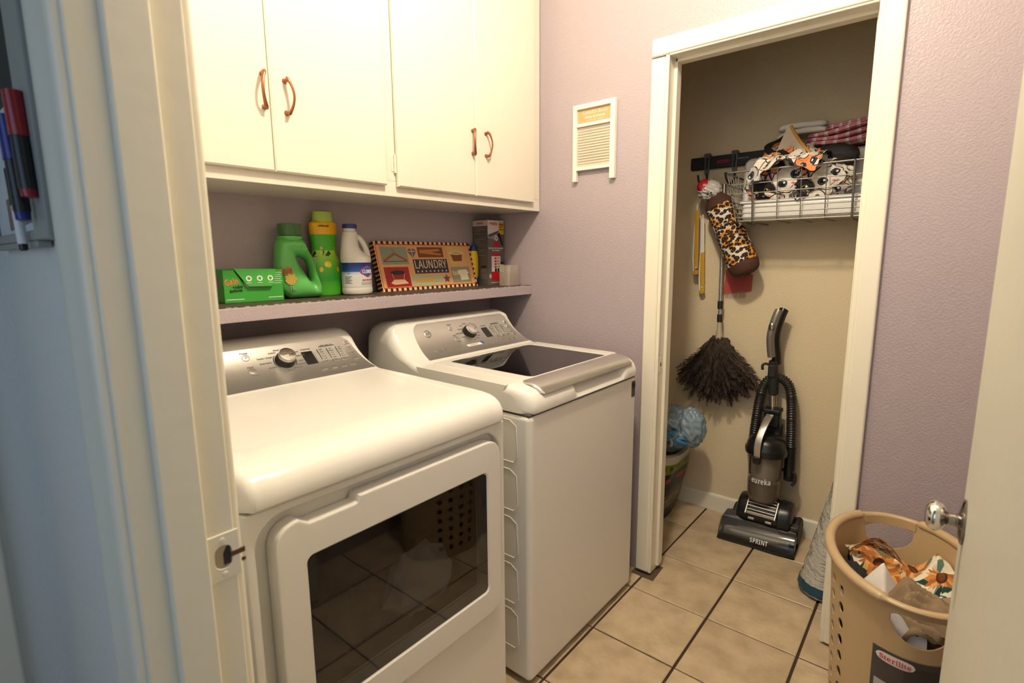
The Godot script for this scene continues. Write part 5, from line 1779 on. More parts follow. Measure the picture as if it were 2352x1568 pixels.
	part(t, "cap", Geo.new().lathe([Vector2(0.0001, 0.206), Vector2(0.035, 0.206), Vector2(0.037, 0.21), Vector2(0.0385, 0.240), Vector2(0.037, 0.244), Vector2(0.0001, 0.244)], 32, jx * T(-0.010, 0, 0)), capm, "translucent dark green cap")
	part(t, "spout", Geo.new().lathe([Vector2(0.0001, 0.2), Vector2(0.02, 0.2), Vector2(0.018, 0.222), Vector2(0.008, 0.236), Vector2(0.0001, 0.237)], 20, jx * T(-0.010, 0, 0)), mat("spout green", lin(0.06, 0.2, 0.05), 0.4))
	part(t, "lettering", Geo.new().text("Gain", 0.024, jx * T(-0.046, 0.094, 0.0445, 0, -8, 4), true, 0.042), M["print red"])
	g = Geo.new().extr(circle(0.016, 18), 0.001, jx * T(-0.030, 0.062, 0.0435))
	for k in 7:
		g.extr(circle(0.006, 10), 0.001, jx * T(-0.030 + cos(k * 0.9) * 0.014, 0.066 + sin(k * 0.9) * 0.012, 0.0437))
	part(t, "flower_print", g, mat("print gold", lin(0.55, 0.38, 0.06), 0.5), "yellow flower printed on the side")
	part(t, "lettering", Geo.new().text("TM", 0.014, jx * T(-0.025, 0.035, 0.0425), true, 0.02), mat("pale green", lin(0.25, 0.45, 0.25), 0.5))
	# --- tall waisted bottle with lime print
	t = thing("softener_bottle", "tall waisted yellow and green scent booster bottle with lemon print beside the jug", "bottle", Vector3(-0.924, y, 0.04))
	var bx := T(-0.924, y, 0.04) * Transform3D(Basis.from_scale(Vector3(1.2, 1.0, 1.0)), Vector3.ZERO)
	var lime := Canvas.new(512, 512, Color(0.30, 0.70, 0.18))
	for k in 40:
		lime.rect(0, 0.38 + k * 0.0105, 1, 0.0115, Color(0.72, 0.84, 0.22).lerp(Color(0.18, 0.68, 0.24), pow(k / 39.0, 0.8)))
	lime.rect(0, 0, 1, 0.165, Color(0.93, 0.70, 0.06))
	for k in 5:
		var cx := 0.08 + k * 0.19
		lime.oval(cx, 0.52 + 0.05 * (k % 2), 0.035, 0.045, Color(0.93, 0.86, 0.12), 0.4).oval(cx + 0.02, 0.52 + 0.05 * (k % 2), 0.02, 0.03, Color(0.98, 0.93, 0.35))
		lime.poly([Vector2(cx - 0.05, 0.42), Vector2(cx - 0.02, 0.38), Vector2(cx + 0.03, 0.45), Vector2(cx - 0.01, 0.46)], Color(0.10, 0.27, 0.06))
		lime.poly([Vector2(cx + 0.03, 0.40), Vector2(cx + 0.05, 0.36), Vector2(cx + 0.06, 0.46)], Color(0.16, 0.36, 0.08))
		lime.oval(cx + 0.07, 0.35, 0.018, 0.022, Color(0.80, 0.66, 0.12)).oval(cx + 0.075, 0.64, 0.02, 0.035, Color(0.95, 0.85, 0.15))
	lime.rect(0.40, 0.46, 0.10, 0.5, Color(0.22, 0.48, 0.14)).rect(0.405, 0.47, 0.09, 0.13, Color(0.75, 0.80, 0.68)).rect(0.43, 0.51, 0.045, 0.05, Color(0.3, 0.4, 0.1))
	for k in 9:
		lime.rect(0.41, 0.68 + k * 0.016, 0.08, 0.008, Color(0.2, 0.25, 0.2))
	g = Geo.new().lathe([Vector2(0.0001, 0.0), Vector2(0.044, 0.0), Vector2(0.049, 0.005), Vector2(0.050, 0.03), Vector2(0.0495, 0.085), Vector2(0.045, 0.125), Vector2(0.038, 0.155), Vector2(0.0385, 0.185), Vector2(0.0415, 0.21), Vector2(0.043, 0.235), Vector2(0.042, 0.252), Vector2(0.036, 0.258), Vector2(0.03, 0.262), Vector2(0.0001, 0.262)], 36, bx, 40.0, 1.0, 0.72)
	for i in g.pos.size():
		g.uvs[i].y = 1.0 - clampf((g.pos[i].y - y) / 0.256, 0.0, 1.0)
	part(t, "bottle", g, printed("lime print", lime.tex(), 0.28))
	part(t, "cap", Geo.new().lathe([Vector2(0.0001, 0.258), Vector2(0.031, 0.258), Vector2(0.0315, 0.265), Vector2(0.0295, 0.288), Vector2(0.029, 0.292), Vector2(0.0001, 0.288)], 28, bx, 40.0, 1.0, 0.85), mat("lime cap", lin(0.42, 0.60, 0.10), 0.35), "yellow green cap")
	part(t, "lettering", Geo.new().text("wBoost", 0.007, Transform3D(), true, 0.032, func(q: Vector3) -> Vector3:
		var a := 1.87 - q.x / 0.0415
		return bx * Vector3(cos(a) * 0.0425, q.y + 0.243, sin(a) * 0.0425 * 0.72 + q.z + 0.0004)), M["print black"])
	# --- white bleach bottle
	t = thing("bleach_bottle", "white handled bleach bottle with a blue cap and blue label on the shelf", "bottle", Vector3(-0.832, y, 0.095))
	bx = T(-0.832, y, 0.095)
	var white := mat("bleach white", lin(0.72, 0.70, 0.66), 0.4)
	rings = []
	for q in [[0.0, 0.030, 0.0], [0.0, 0.052, 0.002], [0.0, 0.057, 0.008], [0.0, 0.0575, 0.022], [0.0, 0.0555, 0.027], [0.0, 0.0555, 0.116], [0.0, 0.0575, 0.122], [-0.001, 0.057, 0.134], [-0.006, 0.051, 0.142], [-0.012, 0.0455, 0.149], [-0.019, 0.038, 0.158], [-0.0225, 0.033, 0.172], [-0.0225, 0.0305, 0.190], [-0.0212, 0.0287, 0.206], [-0.020, 0.027, 0.216], [-0.020, 0.026, 0.223], [-0.020, 0.0215, 0.226], [-0.020, 0.021, 0.236]]:
		var r := PackedVector3Array()
		for i in 36:
			var a := TAU * i / 36
			r.append(bx * Vector3(q[0] + cos(a) * q[1], q[2], sin(a) * q[1] * (0.80 if q[2] < 0.2 else 0.9)))
		rings.append(r)
	part(t, "bottle", Geo.new().loft(rings, true, 40.0), white)
	part(t, "handle", Geo.new().tube(curve([Vector3(-0.006, 0.209, 0.002), Vector3(0.013, 0.2045, 0.002), Vector3(0.029, 0.190, 0.002), Vector3(0.041, 0.167, 0.002), Vector3(0.0475, 0.142, 0.002), Vector3(0.0455, 0.124, 0.002)].map(func(p: Vector3) -> Vector3: return bx * p), 20), [0.008, 0.0085, 0.0085, 0.0085, 0.0085, 0.0085, 0.0085, 0.0085, 0.0085, 0.0085, 0.0085, 0.0088, 0.009, 0.0093, 0.0096, 0.01, 0.0105, 0.011, 0.0115, 0.012, 0.0125], 14, false, 1.25), white)
	part(t, "cap", Geo.new().lathe([Vector2(0.0001, 0.2365), Vector2(0.0255, 0.2365), Vector2(0.026, 0.238), Vector2(0.0255, 0.249), Vector2(0.024, 0.251), Vector2(0.0001, 0.251)], 28, bx * T(-0.020, 0, 0)), mat("cap blue", lin(0.015, 0.04, 0.22), 0.35), "dark blue cap")
	var lb := Canvas.new(512, 256, Color(0.82, 0.82, 0.82))
	for k in 24:
		lb.rect(0, k * 0.0235, 1, 0.025, Color(0.05, 0.17, 0.46).lerp(Color(0.16, 0.40, 0.66) if k < 16 else Color(0.8, 0.84, 0.88), smoothstep(0.0, 1.0, k / 23.0)))
	lb.rect(0, 0, 1, 0.03, Color(0.06, 0.12, 0.40))
	for k in 7:
		lb.rect(0.17, 0.56 + k * 0.045, 0.15 - 0.02 * (k % 3), 0.022, Color(0.3, 0.32, 0.36))
		lb.rect(0.48, 0.80 + (k % 3) * 0.05, 0.28, 0.018, Color(0.45, 0.45, 0.47))
	lb.oval(0.26, 0.43, 0.04, 0.05, Color(0.55, 0.66, 0.8))
	var band := func(a0: float, a1: float, y0: float, y1: float, lift: float, n: int) -> Geo:
		return Geo.new().grid(n, 1, func(u: float, v: float) -> Vector3:
			var a := lerpf(a1, a0, u)
			return bx * Vector3(cos(a) * (0.0562 + lift), lerpf(y0, y1, v), sin(a) * (0.0562 + lift) * 0.80))
	var label := part(t, "label", band.call(-0.2, 3.6, 0.028, 0.115, 0.0, 32), printed("bleach label", lb.tex(), 0.45), "blue and white wrap label")
	var on_label := func(q: Vector3, x: float, yy: float, lift: float) -> Vector3:
		var a := 1.50 - (q.x + x) / 0.052
		return bx * Vector3(cos(a) * (0.0562 + lift + q.z), q.y + yy, sin(a) * (0.0562 + lift + q.z) * 0.80)
	for k in 2:
		var s: float = [1.0, 0.86][k]
		g = Geo.new()
		var dia := [Vector2(-0.030, 0), Vector2(-0.020, 0.006), Vector2(0, 0.021), Vector2(0.020, 0.006), Vector2(0.030, 0), Vector2(0.020, -0.006), Vector2(0, -0.021), Vector2(-0.020, -0.006)]
		g.grid(16, 2, func(u: float, v: float) -> Vector3:
			var x := (u - 0.5) * 0.062 * s
			var hh: float = 0.0215 * s * (1.0 - 0.75 * pow(absf(u - 0.5) * 2.0, 1.1)) if absf(u - 0.5) < 0.499 else 0.0
			return on_label.call(Vector3(x, (v - 0.5) * 2.0 * hh, 0), 0.012, 0.083, 0.0004 + k * 0.0004))
		part(label, "emblem", g, M["print red"] if k == 0 else mat("emblem blue", lin(0.04, 0.09, 0.32), 0.45))
	part(label, "lettering", Geo.new().text("CLOROX", 0.013, Transform3D(), true, 0.044, func(q: Vector3) -> Vector3: return on_label.call(q, 0.012, 0.083, 0.0012)), M["print white"])
	part(label, "lettering", Geo.new().text("Kills 99.9% of Germs", 0.005, Transform3D(), true, 0.05, func(q: Vector3) -> Vector3: return on_label.call(q, 0.014, 0.053, 0.0006)), M["print red"])
	# --- LAUNDRY picture
	laundry_sign()
	# --- yellow squeeze bottle
	t = thing("yellow_bottle", "slim yellow squeeze bottle with blue cap and base, between the picture and the grey box", "bottle", Vector3(-0.145, y, 0.033))
	bx = T(-0.145, y, 0.033) * Transform3D(Basis.from_scale(Vector3(0.9, 1.0, 0.95)), Vector3.ZERO)
	var yellow := mat("bottle yellow", lin(0.85, 0.62, 0.015), 0.35)
	part(t, "bottle", Geo.new().lathe([Vector2(0.0001, 0.0), Vector2(0.021, 0.0), Vector2(0.023, 0.003), Vector2(0.0245, 0.03), Vector2(0.027, 0.075), Vector2(0.0275, 0.115), Vector2(0.025, 0.145), Vector2(0.020, 0.160), Vector2(0.0001, 0.162)], 28, bx, 40.0, 1.0, 0.7), yellow)
	var blue: Material = M["cap blue"]
	part(t, "cap", Geo.new().lathe([Vector2(0.0001, 0.160), Vector2(0.0185, 0.160), Vector2(0.0185, 0.170), Vector2(0.015, 0.182), Vector2(0.0115, 0.188), Vector2(0.0001, 0.189)], 24, bx, 40.0, 1.0, 0.8), blue)
	part(t, "base_band", Geo.new().grid(20, 1, func(u: float, v: float) -> Vector3:
		var a := lerpf(PI, 0.0, u)
		return bx * Vector3(cos(a) * 0.0245, v * 0.012 + v * 0.030 * smoothstep(0.2, 0.75, u), sin(a) * 0.0245 * 0.72 + 0.0006)), blue)
	g = Geo.new()
	for k in 6:
		g.box(Vector3(0.0008, 0.004, 0.003), bx * T(0.0265, 0.075 + k * 0.011, 0.004))
	part(t, "print", g, mat("print navy", lin(0.05, 0.05, 0.12), 0.5))
	# --- tall grey box of a fire extinguisher
	extinguisher_box()
	# --- clear plastic container
	t = thing("clear_container", "small clear frosted plastic container at the right end of the shelf", "container", Vector3(-0.066, y, 0.19))
	var frost := mat("frosted plastic", Color(0.80, 0.76, 0.70, 0.24), 0.24)
	frost.transparency = BaseMaterial3D.TRANSPARENCY_ALPHA
	g = Geo.new()
	var cxf := T(-0.066, y, 0.185, 0, 8, 0)
	g.ring(rr(0.098, 0.06, 0.012, 4), rr(0.095, 0.057, 0.0105, 4), 0.092, cxf * T(0, 0.0015, 0, -90), 0.0)
	g.extr(rr(0.098, 0.06, 0.012, 4), 0.0015, cxf * T(0, 0, 0, -90))
	part(t, "tub", g, frost)
	part(t, "inner_wall", Geo.new().box(Vector3(0.09, 0.055, 0.0015), cxf * T(0, 0.03, 0.0)).box(Vector3(0.0015, 0.05, 0.05), cxf * T(0.022, 0.026, 0)), frost)


func laundry_sign() -> void:
	var y := shelf_y + 0.0005
	var w := 0.535
	var h := 0.204
	var x0 := -0.436
	var fx := T(x0, y, 0.078, -15.5, 0, 0)
	var t := thing("laundry_picture", "rectangular LAUNDRY picture with a black and cream checked edge leaning on the shelf", "picture", Vector3(x0, y, 0.07))
	var c := Canvas.new(1024, 400, Color(0.86, 0.60, 0.34))
	var cream := Color(0.92, 0.80, 0.62)
	c.rect(0, 0, 1, 1, Color(0.93, 0.78, 0.60))
	for k in 20:
		c.rect((k + 0.35) / 20.0, 0, 0.022, 0.055, Color(0.07, 0.06, 0.05)).rect((k + 0.35) / 20.0, 0.945, 0.022, 0.055, Color(0.07, 0.06, 0.05))
	for k in 9:
		c.rect(0.983, (k + 0.2) / 9.0, 0.02, 0.05, Color(0.07, 0.06, 0.05))
	c.rect(0.008, 0.055, 0.978, 0.89, Color(0.78, 0.24, 0.10)).rect(0.014, 0.072, 0.966, 0.856, Color(0.88, 0.67, 0.44))
	for k in 12:
		c.rect(0.05 + 0.07 * k, 0.09 + 0.05 * (k % 3), 0.06, 0.74, Color(0.86 + 0.01 * (k % 4), 0.65 + 0.012 * (k % 3), 0.43))
	# panels: hanger, clothes peg, tub, iron, peg, shirt
	c.rect(0.045, 0.11, 0.25, 0.36, Color(0.56, 0.60, 0.52)).rect(0.045, 0.52, 0.23, 0.40, Color(0.62, 0.07, 0.07))
	c.rect(0.40, 0.11, 0.27, 0.22, Color(0.47, 0.27, 0.13)).rect(0.72, 0.10, 0.20, 0.40, Color(0.87, 0.71, 0.44))
	c.rect(0.29, 0.71, 0.31, 0.22, Color(0.70, 0.74, 0.60)).rect(0.72, 0.55, 0.22, 0.35, Color(0.58, 0.58, 0.48))
	c.rect(0.335, 0.37, 0.36, 0.30, Color(0.20, 0.13, 0.20))
	var wood := Color(0.60, 0.33, 0.12)
	c.line([Vector2(0.06, 0.40), Vector2(0.17, 0.25), Vector2(0.28, 0.40)], 0.018, wood).line([Vector2(0.06, 0.405), Vector2(0.28, 0.405)], 0.006, Color(0.3, 0.2, 0.12))
	c.line([Vector2(0.17, 0.25), Vector2(0.172, 0.19), Vector2(0.16, 0.165), Vector2(0.15, 0.185)], 0.005, Color(0.45, 0.42, 0.38))
	c.poly([Vector2(0.42, 0.17), Vector2(0.63, 0.15), Vector2(0.64, 0.19), Vector2(0.54, 0.215), Vector2(0.65, 0.26), Vector2(0.64, 0.285), Vector2(0.42, 0.24)], Color(0.77, 0.50, 0.24))
	c.poly([Vector2(0.75, 0.24), Vector2(0.89, 0.24), Vector2(0.87, 0.42), Vector2(0.77, 0.42)], Color(0.50, 0.27, 0.13)).oval(0.82, 0.235, 0.085, 0.045, cream).oval(0.82, 0.235, 0.06, 0.028, Color(0.75, 0.70, 0.50))
	c.oval(0.165, 0.635, 0.07, 0.045, Color(0.12, 0.10, 0.10)).line([Vector2(0.11, 0.65), Vector2(0.12, 0.76)], 0.006, Color(0.7, 0.65, 0.6)).line([Vector2(0.23, 0.65), Vector2(0.21, 0.77)], 0.006, Color(0.7, 0.65, 0.6))
	c.poly([Vector2(0.085, 0.84), Vector2(0.12, 0.77), Vector2(0.22, 0.775), Vector2(0.25, 0.86), Vector2(0.12, 0.875)], cream)
	c.poly([Vector2(0.32, 0.80), Vector2(0.38, 0.79), Vector2(0.57, 0.775), Vector2(0.50, 0.82), Vector2(0.57, 0.865), Vector2(0.36, 0.855)], Color(0.86, 0.66, 0.30)).oval(0.335, 0.825, 0.018, 0.035, Color(0.86, 0.66, 0.30))
	c.poly([Vector2(0.80, 0.62), Vector2(0.90, 0.61), Vector2(0.925, 0.70), Vector2(0.905, 0.71), Vector2(0.91, 0.84), Vector2(0.82, 0.85), Vector2(0.81, 0.72), Vector2(0.79, 0.71)], Color(0.93, 0.90, 0.78))
	c.rect(0.735, 0.63, 0.012, 0.10, cream).rect(0.755, 0.65, 0.012, 0.10, cream).rect(0.775, 0.64, 0.012, 0.10, cream)
	c.oval(0.325, 0.20, 0.022, 0.055, Color(0.40, 0.36, 0.48)).oval(0.36, 0.20, 0.022, 0.055, Color(0.40, 0.36, 0.48)).poly([Vector2(0.303, 0.22), Vector2(0.382, 0.22), Vector2(0.343, 0.34)], Color(0.40, 0.36, 0.48))
	c.line([Vector2(0.31, 0.20), Vector2(0.375, 0.20)], 0.005, cream).line([Vector2(0.343, 0.15), Vector2(0.343, 0.32)], 0.005, cream)
	var star := func(cx: float, cy: float, r: float, col: Color) -> void:
		var p := []
		for k in 10:
			var a := TAU * k / 10 - PI / 2
			var q := r if k % 2 == 0 else r * 0.45
			p.append(Vector2(cx + cos(a) * q, cy + sin(a) * q * 2.56))
		c.poly(p, col)
	star.call(0.655, 0.80, 0.042, Color(0.38, 0.26, 0.42))
	for k in 8:
		star.call(0.365 + k * 0.043, 0.625, 0.011, Color(0.93, 0.85, 0.80))
	part(t, "frame", Geo.new().box(Vector3(w - 0.004, h - 0.004, 0.028), fx * T(0, h / 2, -0.0155)), M["print black"])
	part(t, "printed_face", Geo.new().grid(1, 1, func(u: float, v: float) -> Vector3: return fx * Vector3((u - 0.5) * w, v * h, 0.0)), printed("laundry art", c.tex(), 0.4))
	var s := Canvas.new(32, 512, Color(0.90, 0.66, 0.42))
	for k in 12:
		s.rect(0, (k + 0.1) / 12.0, 1, 0.045, Color(0.05, 0.05, 0.045))
	var sm := printed("checked edge", s.tex(), 0.45)
	for e: float in [-1.0, 1.0]:
		part(t, "checked_edge", Geo.new().grid(1, 1, func(u: float, v: float) -> Vector3: return fx * Vector3(e * (w / 2 + 0.0002), v * h, -0.03 * (u if e > 0 else 1.0 - u))), sm)
	var g := Geo.new()
	for k in 20:
		for e in 2:
			g.box(Vector3(w / 40, 0.002, 0.029), fx * T((k + 0.85) / 20.0 * w - w / 2, h - 0.001 if e else 0.001, -0.015))
	part(t, "checked_rail", g, mat("rail cream", lin(0.78, 0.52, 0.30), 0.45), "", true)
	part(t, "lettering", Geo.new().text("LAUNDRY", 0.0335, fx * T((0.515 - 0.5) * w, (1.0 - 0.475) * h, 0.0002), false, 0.178), mat("letter cream", lin(0.75, 0.66, 0.48), 0.5))


func extinguisher_box() -> void:
	var y := shelf_y + 0.0005
	var t := thing("extinguisher_box", "tall grey cardboard box picturing a red fire extinguisher in the shelf corner", "box", Vector3(-0.1, y, 0.1))
	var fx := T(-0.066, y, 0.056, 0, -3.0, 0)
	var w := 0.108
	var h := 0.300
	var d := 0.10
	part(t, "box", Geo.new().box(Vector3(w, h, d), fx * T(0, h / 2, 0)), mat("carton grey", lin(0.14, 0.125, 0.12), 0.5))
	var face := func(c: Canvas, called: String, side: int) -> MeshInstance3D:
		return part(t, called, Geo.new().grid(1, 1, func(u: float, v: float) -> Vector3:
			return fx * (Vector3((u - 0.5) * w, v * h, d / 2 + 0.0005) if side == 0 else Vector3(-w / 2 - 0.0005, v * h, (u - 0.5) * d))), printed(called, c.tex(), 0.42))
	var dark := Color(0.38, 0.36, 0.36)
	var c := Canvas.new(256, 640, dark)
	c.rect(0, 0, 1, 0.16, Color(0.85, 0.83, 0.80)).poly([Vector2(0, 0.15), Vector2(1, 0.09), Vector2(1, 0.17), Vector2(0, 0.24)], Color(0.85, 0.83, 0.80))
	c.poly([Vector2(0.0, 0.22), Vector2(0.75, 0.14), Vector2(0.75, 0.20), Vector2(0.45, 0.30), Vector2(0, 0.27)], Color(0.55, 0.55, 0.57)).poly([Vector2(0.05, 0.23), Vector2(0.7, 0.155), Vector2(0.62, 0.19), Vector2(0.1, 0.255)], Color(0.22, 0.22, 0.23))
	c.rect(0.70, 0.02, 0.30, 0.19, Color(0.85, 0.66, 0.16)).rect(0.72, 0.05, 0.24, 0.02, Color(0.4, 0.3, 0.1)).rect(0.72, 0.09, 0.2, 0.015, Color(0.4, 0.3, 0.1)).rect(0.72, 0.13, 0.25, 0.015, Color(0.4, 0.3, 0.1))
	c.poly([Vector2(0.55, 0.22), Vector2(0.72, 0.18), Vector2(0.80, 0.22), Vector2(0.95, 0.38), Vector2(0.88, 0.40), Vector2(0.7, 0.26), Vector2(0.56, 0.25)], Color(0.05, 0.05, 0.05))
	c.oval(0.53, 0.27, 0.11, 0.045, Color(0.82, 0.80, 0.80)).oval(0.53, 0.27, 0.045, 0.02, Color(0.4, 0.4, 0.4))
	c.poly([Vector2(0.40, 0.32), Vector2(0.66, 0.32), Vector2(0.68, 0.37), Vector2(0.80, 0.40), Vector2(0.26, 0.40), Vector2(0.38, 0.37)], Color(0.70, 0.05, 0.09))
	c.rect(0.22, 0.50, 0.56, 0.43, Color(0.72, 0.06, 0.07)).rect(0.22, 0.55, 0.56, 0.24, Color(0.86, 0.83, 0.78))
	for k in 4:
		c.rect(0.40, 0.57 + k * 0.045, 0.13, 0.028, Color(0.72, 0.10, 0.10)).rect(0.56, 0.57 + k * 0.045, 0.16, 0.022, Color(0.6, 0.58, 0.55))
	c.rect(0.42, 0.74, 0.12, 0.05, Color(0.1, 0.1, 0.1)).rect(0.58, 0.74, 0.12, 0.05, Color(0.1, 0.1, 0.1))
	c.rect(0.77, 0.64, 0.2, 0.035, Color(0.03, 0.03, 0.03)).rect(0.77, 0.68, 0.2, 0.12, Color(0.86, 0.86, 0.84)).line([Vector2(0.84, 0.69), Vector2(0.90, 0.72), Vector2(0.87, 0.78)], 0.05, Color(0.05, 0.05, 0.05))
	c.oval(0.88, 0.86, 0.08, 0.035, Color(0.75, 0.75, 0.73)).oval(0.88, 0.86, 0.04, 0.018, Color(0.2, 0.2, 0.2)).oval(0.14, 0.86, 0.07, 0.035, Color(0.7, 0.7, 0.68)).rect(0.2, 0.955, 0.62, 0.012, Color(0.75, 0.74, 0.72))
	var front: MeshInstance3D = face.call(c, "front_print", 0)
	c = Canvas.new(128, 512, dark)
	c.rect(0, 0, 1, 0.085, Color(0.80, 0.78, 0.76))
	for k in 14:
		c.rect(0.1, 0.11 + k * 0.028 + (0.06 if k > 3 else 0.0), 0.5 + 0.2 * sin(k * 2.0), 0.007, Color(0.6, 0.58, 0.57))
	c.rect(0, 0.18, 1, 0.006, Color(0.2, 0.2, 0.2)).rect(0.55, 0.70, 0.35, 0.03, Color(0.08, 0.08, 0.08))
	for k in 8:
		c.rect(0.5, 0.75 + k * 0.02, 0.4, 0.007, Color(0.6, 0.58, 0.57))
	var side: MeshInstance3D = face.call(c, "side_print", 1)
	part(front, "lettering", Geo.new().text("Kidde", 0.010, fx * T(-0.012, h - 0.014, d / 2 + 0.0008), true, 0.042), M["print red"])
	part(side, "lettering", Geo.new().text("Kidde", 0.010, fx * T(-w / 2 - 0.0008, h - 0.012, 0.002, 0, -90), true, 0.040), M["print red"])
	var g := Geo.new().text("Extintor de Incendios", 0.0065, fx * T(0, h * 0.575, d / 2 + 0.0008), false, 0.098)
	g.text("Uso Básico", 0.0068, fx * T(0.002, h * 0.542, d / 2 + 0.0008), false, 0.052)
	part(front, "lettering", g, M["print white"])
	g = Geo.new()
	g.extr(PackedVector2Array([Vector2(-0.006, -0.006), Vector2(0.002, 0.0), Vector2(0.004, 0.007), Vector2(-0.001, 0.003)]), 0.0006, fx * T(-0.040, h - 0.016, d / 2 + 0.0006))
	g.box(Vector3(0.038, 0.002, 0.0006), fx * T(-0.010, h - 0.0215, d / 2 + 0.0006))
	part(front, "emblem", g, M["print red"])


func washboard() -> void:
	var t := thing("washboard_sign", "small white washboard sign with a corrugated panel hanging on the lilac wall", "sign", Vector3(0, 1.66, 0.598))
	var m := mat("washboard white", lin(0.80, 0.77, 0.68), 0.35)
	var z0 := 0.499
	var z1 := 0.696
	var g := Geo.new()
	part(t, "post", put(Geo.new(), Vector3(-0.021, 1.659, z0), Vector3(-0.002, 1.964, z0 + 0.018), 0.0015), m)
	part(t, "post", put(Geo.new(), Vector3(-0.021, 1.659, z1 - 0.022), Vector3(-0.002, 1.964, z1), 0.0015), m)
	for r in [[1.945, 1.964], [1.876, 1.889], [1.703, 1.717]]:
		part(t, "rail", put(Geo.new(), Vector3(-0.020, r[0], z0 + 0.017), Vector3(-0.002, r[1], z1 - 0.021), 0.0012), m)
	var kraft := part(t, "name_panel", put(Geo.new(), Vector3(-0.010, 1.888, z0 + 0.017), Vector3(-0.004, 1.946, z1 - 0.021)), mat("wood panel", lin(0.56, 0.36, 0.17), 0.6), "light brown panel lettered Laundry Room open 24 hours")
	# lettering faces -x; the reader's right is +z
	var xf := Transform3D(Basis(Vector3(0, 0, 1), Vector3.UP, Vector3(-1, 0, 0)), Vector3(-0.0104, 1.928, 0.598))
	g.text("Laundry Room", 0.0125, xf, false, 0.118, null, true, 0.3)
	g.text("OPEN 24 HOURS", 0.0085, xf * T(0.0, -0.017, 0), true, 0.095)
	for s: float in [-1.0, 1.0]:
		g.box(Vector3(0.032, 0.0012, 0.0006), xf * T(s * 0.024, -0.028, 0))
	g.extr(PackedVector2Array([Vector2(0, -0.003), Vector2(0.003, 0), Vector2(0, 0.003), Vector2(-0.003, 0)]), 0.0006, xf * T(0, -0.028, 0))
	part(kraft, "lettering", g, mat("letter white", lin(0.8, 0.74, 0.62), 0.5))
	part(t, "corrugated_panel", Geo.new().grid(2, 150, func(u: float, v: float) -> Vector3:
		return Vector3(-0.0085 - 0.0032 * pow(absf(sin(v * PI * 15.0)), 0.8), lerpf(1.716, 1.877, v), lerpf(z0 + 0.017, z1 - 0.021, u))), mat("zinc", lin(0.62, 0.57, 0.47), 0.3, 0.35), "ribbed metal rubbing panel")


func leopard() -> Texture2D:
	var w := 256
	var h := 256
	var n := FastNoiseLite.new()
	n.noise_type = FastNoiseLite.TYPE_CELLULAR
	n.frequency = 0.052
	n.cellular_return_type = FastNoiseLite.RETURN_DISTANCE
	n.cellular_jitter = 0.9
	n.fractal_type = FastNoiseLite.FRACTAL_NONE
	n.seed = 3
	var n2 := FastNoiseLite.new()
	n2.frequency = 0.11
	n2.seed = 9
	var n3 := FastNoiseLite.new()
	n3.frequency = 0.012
	n3.seed = 2
	var im := Image.create(w, h, false, Image.FORMAT_RGB8)
	for y in h:
		for x in w:
			var d := n.get_noise_2d(x, y) * 0.5 + 0.5
			var k := n2.get_noise_2d(x, y)
			var tone := clampf(n3.get_noise_2d(x, y) * 2.2 + 0.35, 0.0, 1.0)
			var ground := Color(0.90, 0.86, 0.80).lerp(Color(0.88, 0.58, 0.18), tone)
			var spot := d + k * 0.13
			var c := ground
			if spot < 0.235:
				c = Color(0.05, 0.03, 0.025)
				if spot < 0.10 and k > -0.1:
					c = Color(0.55, 0.30, 0.10)
			im.set_pixel(x, y, c)
	im.generate_mipmaps()
	return ImageTexture.create_from_image(im)


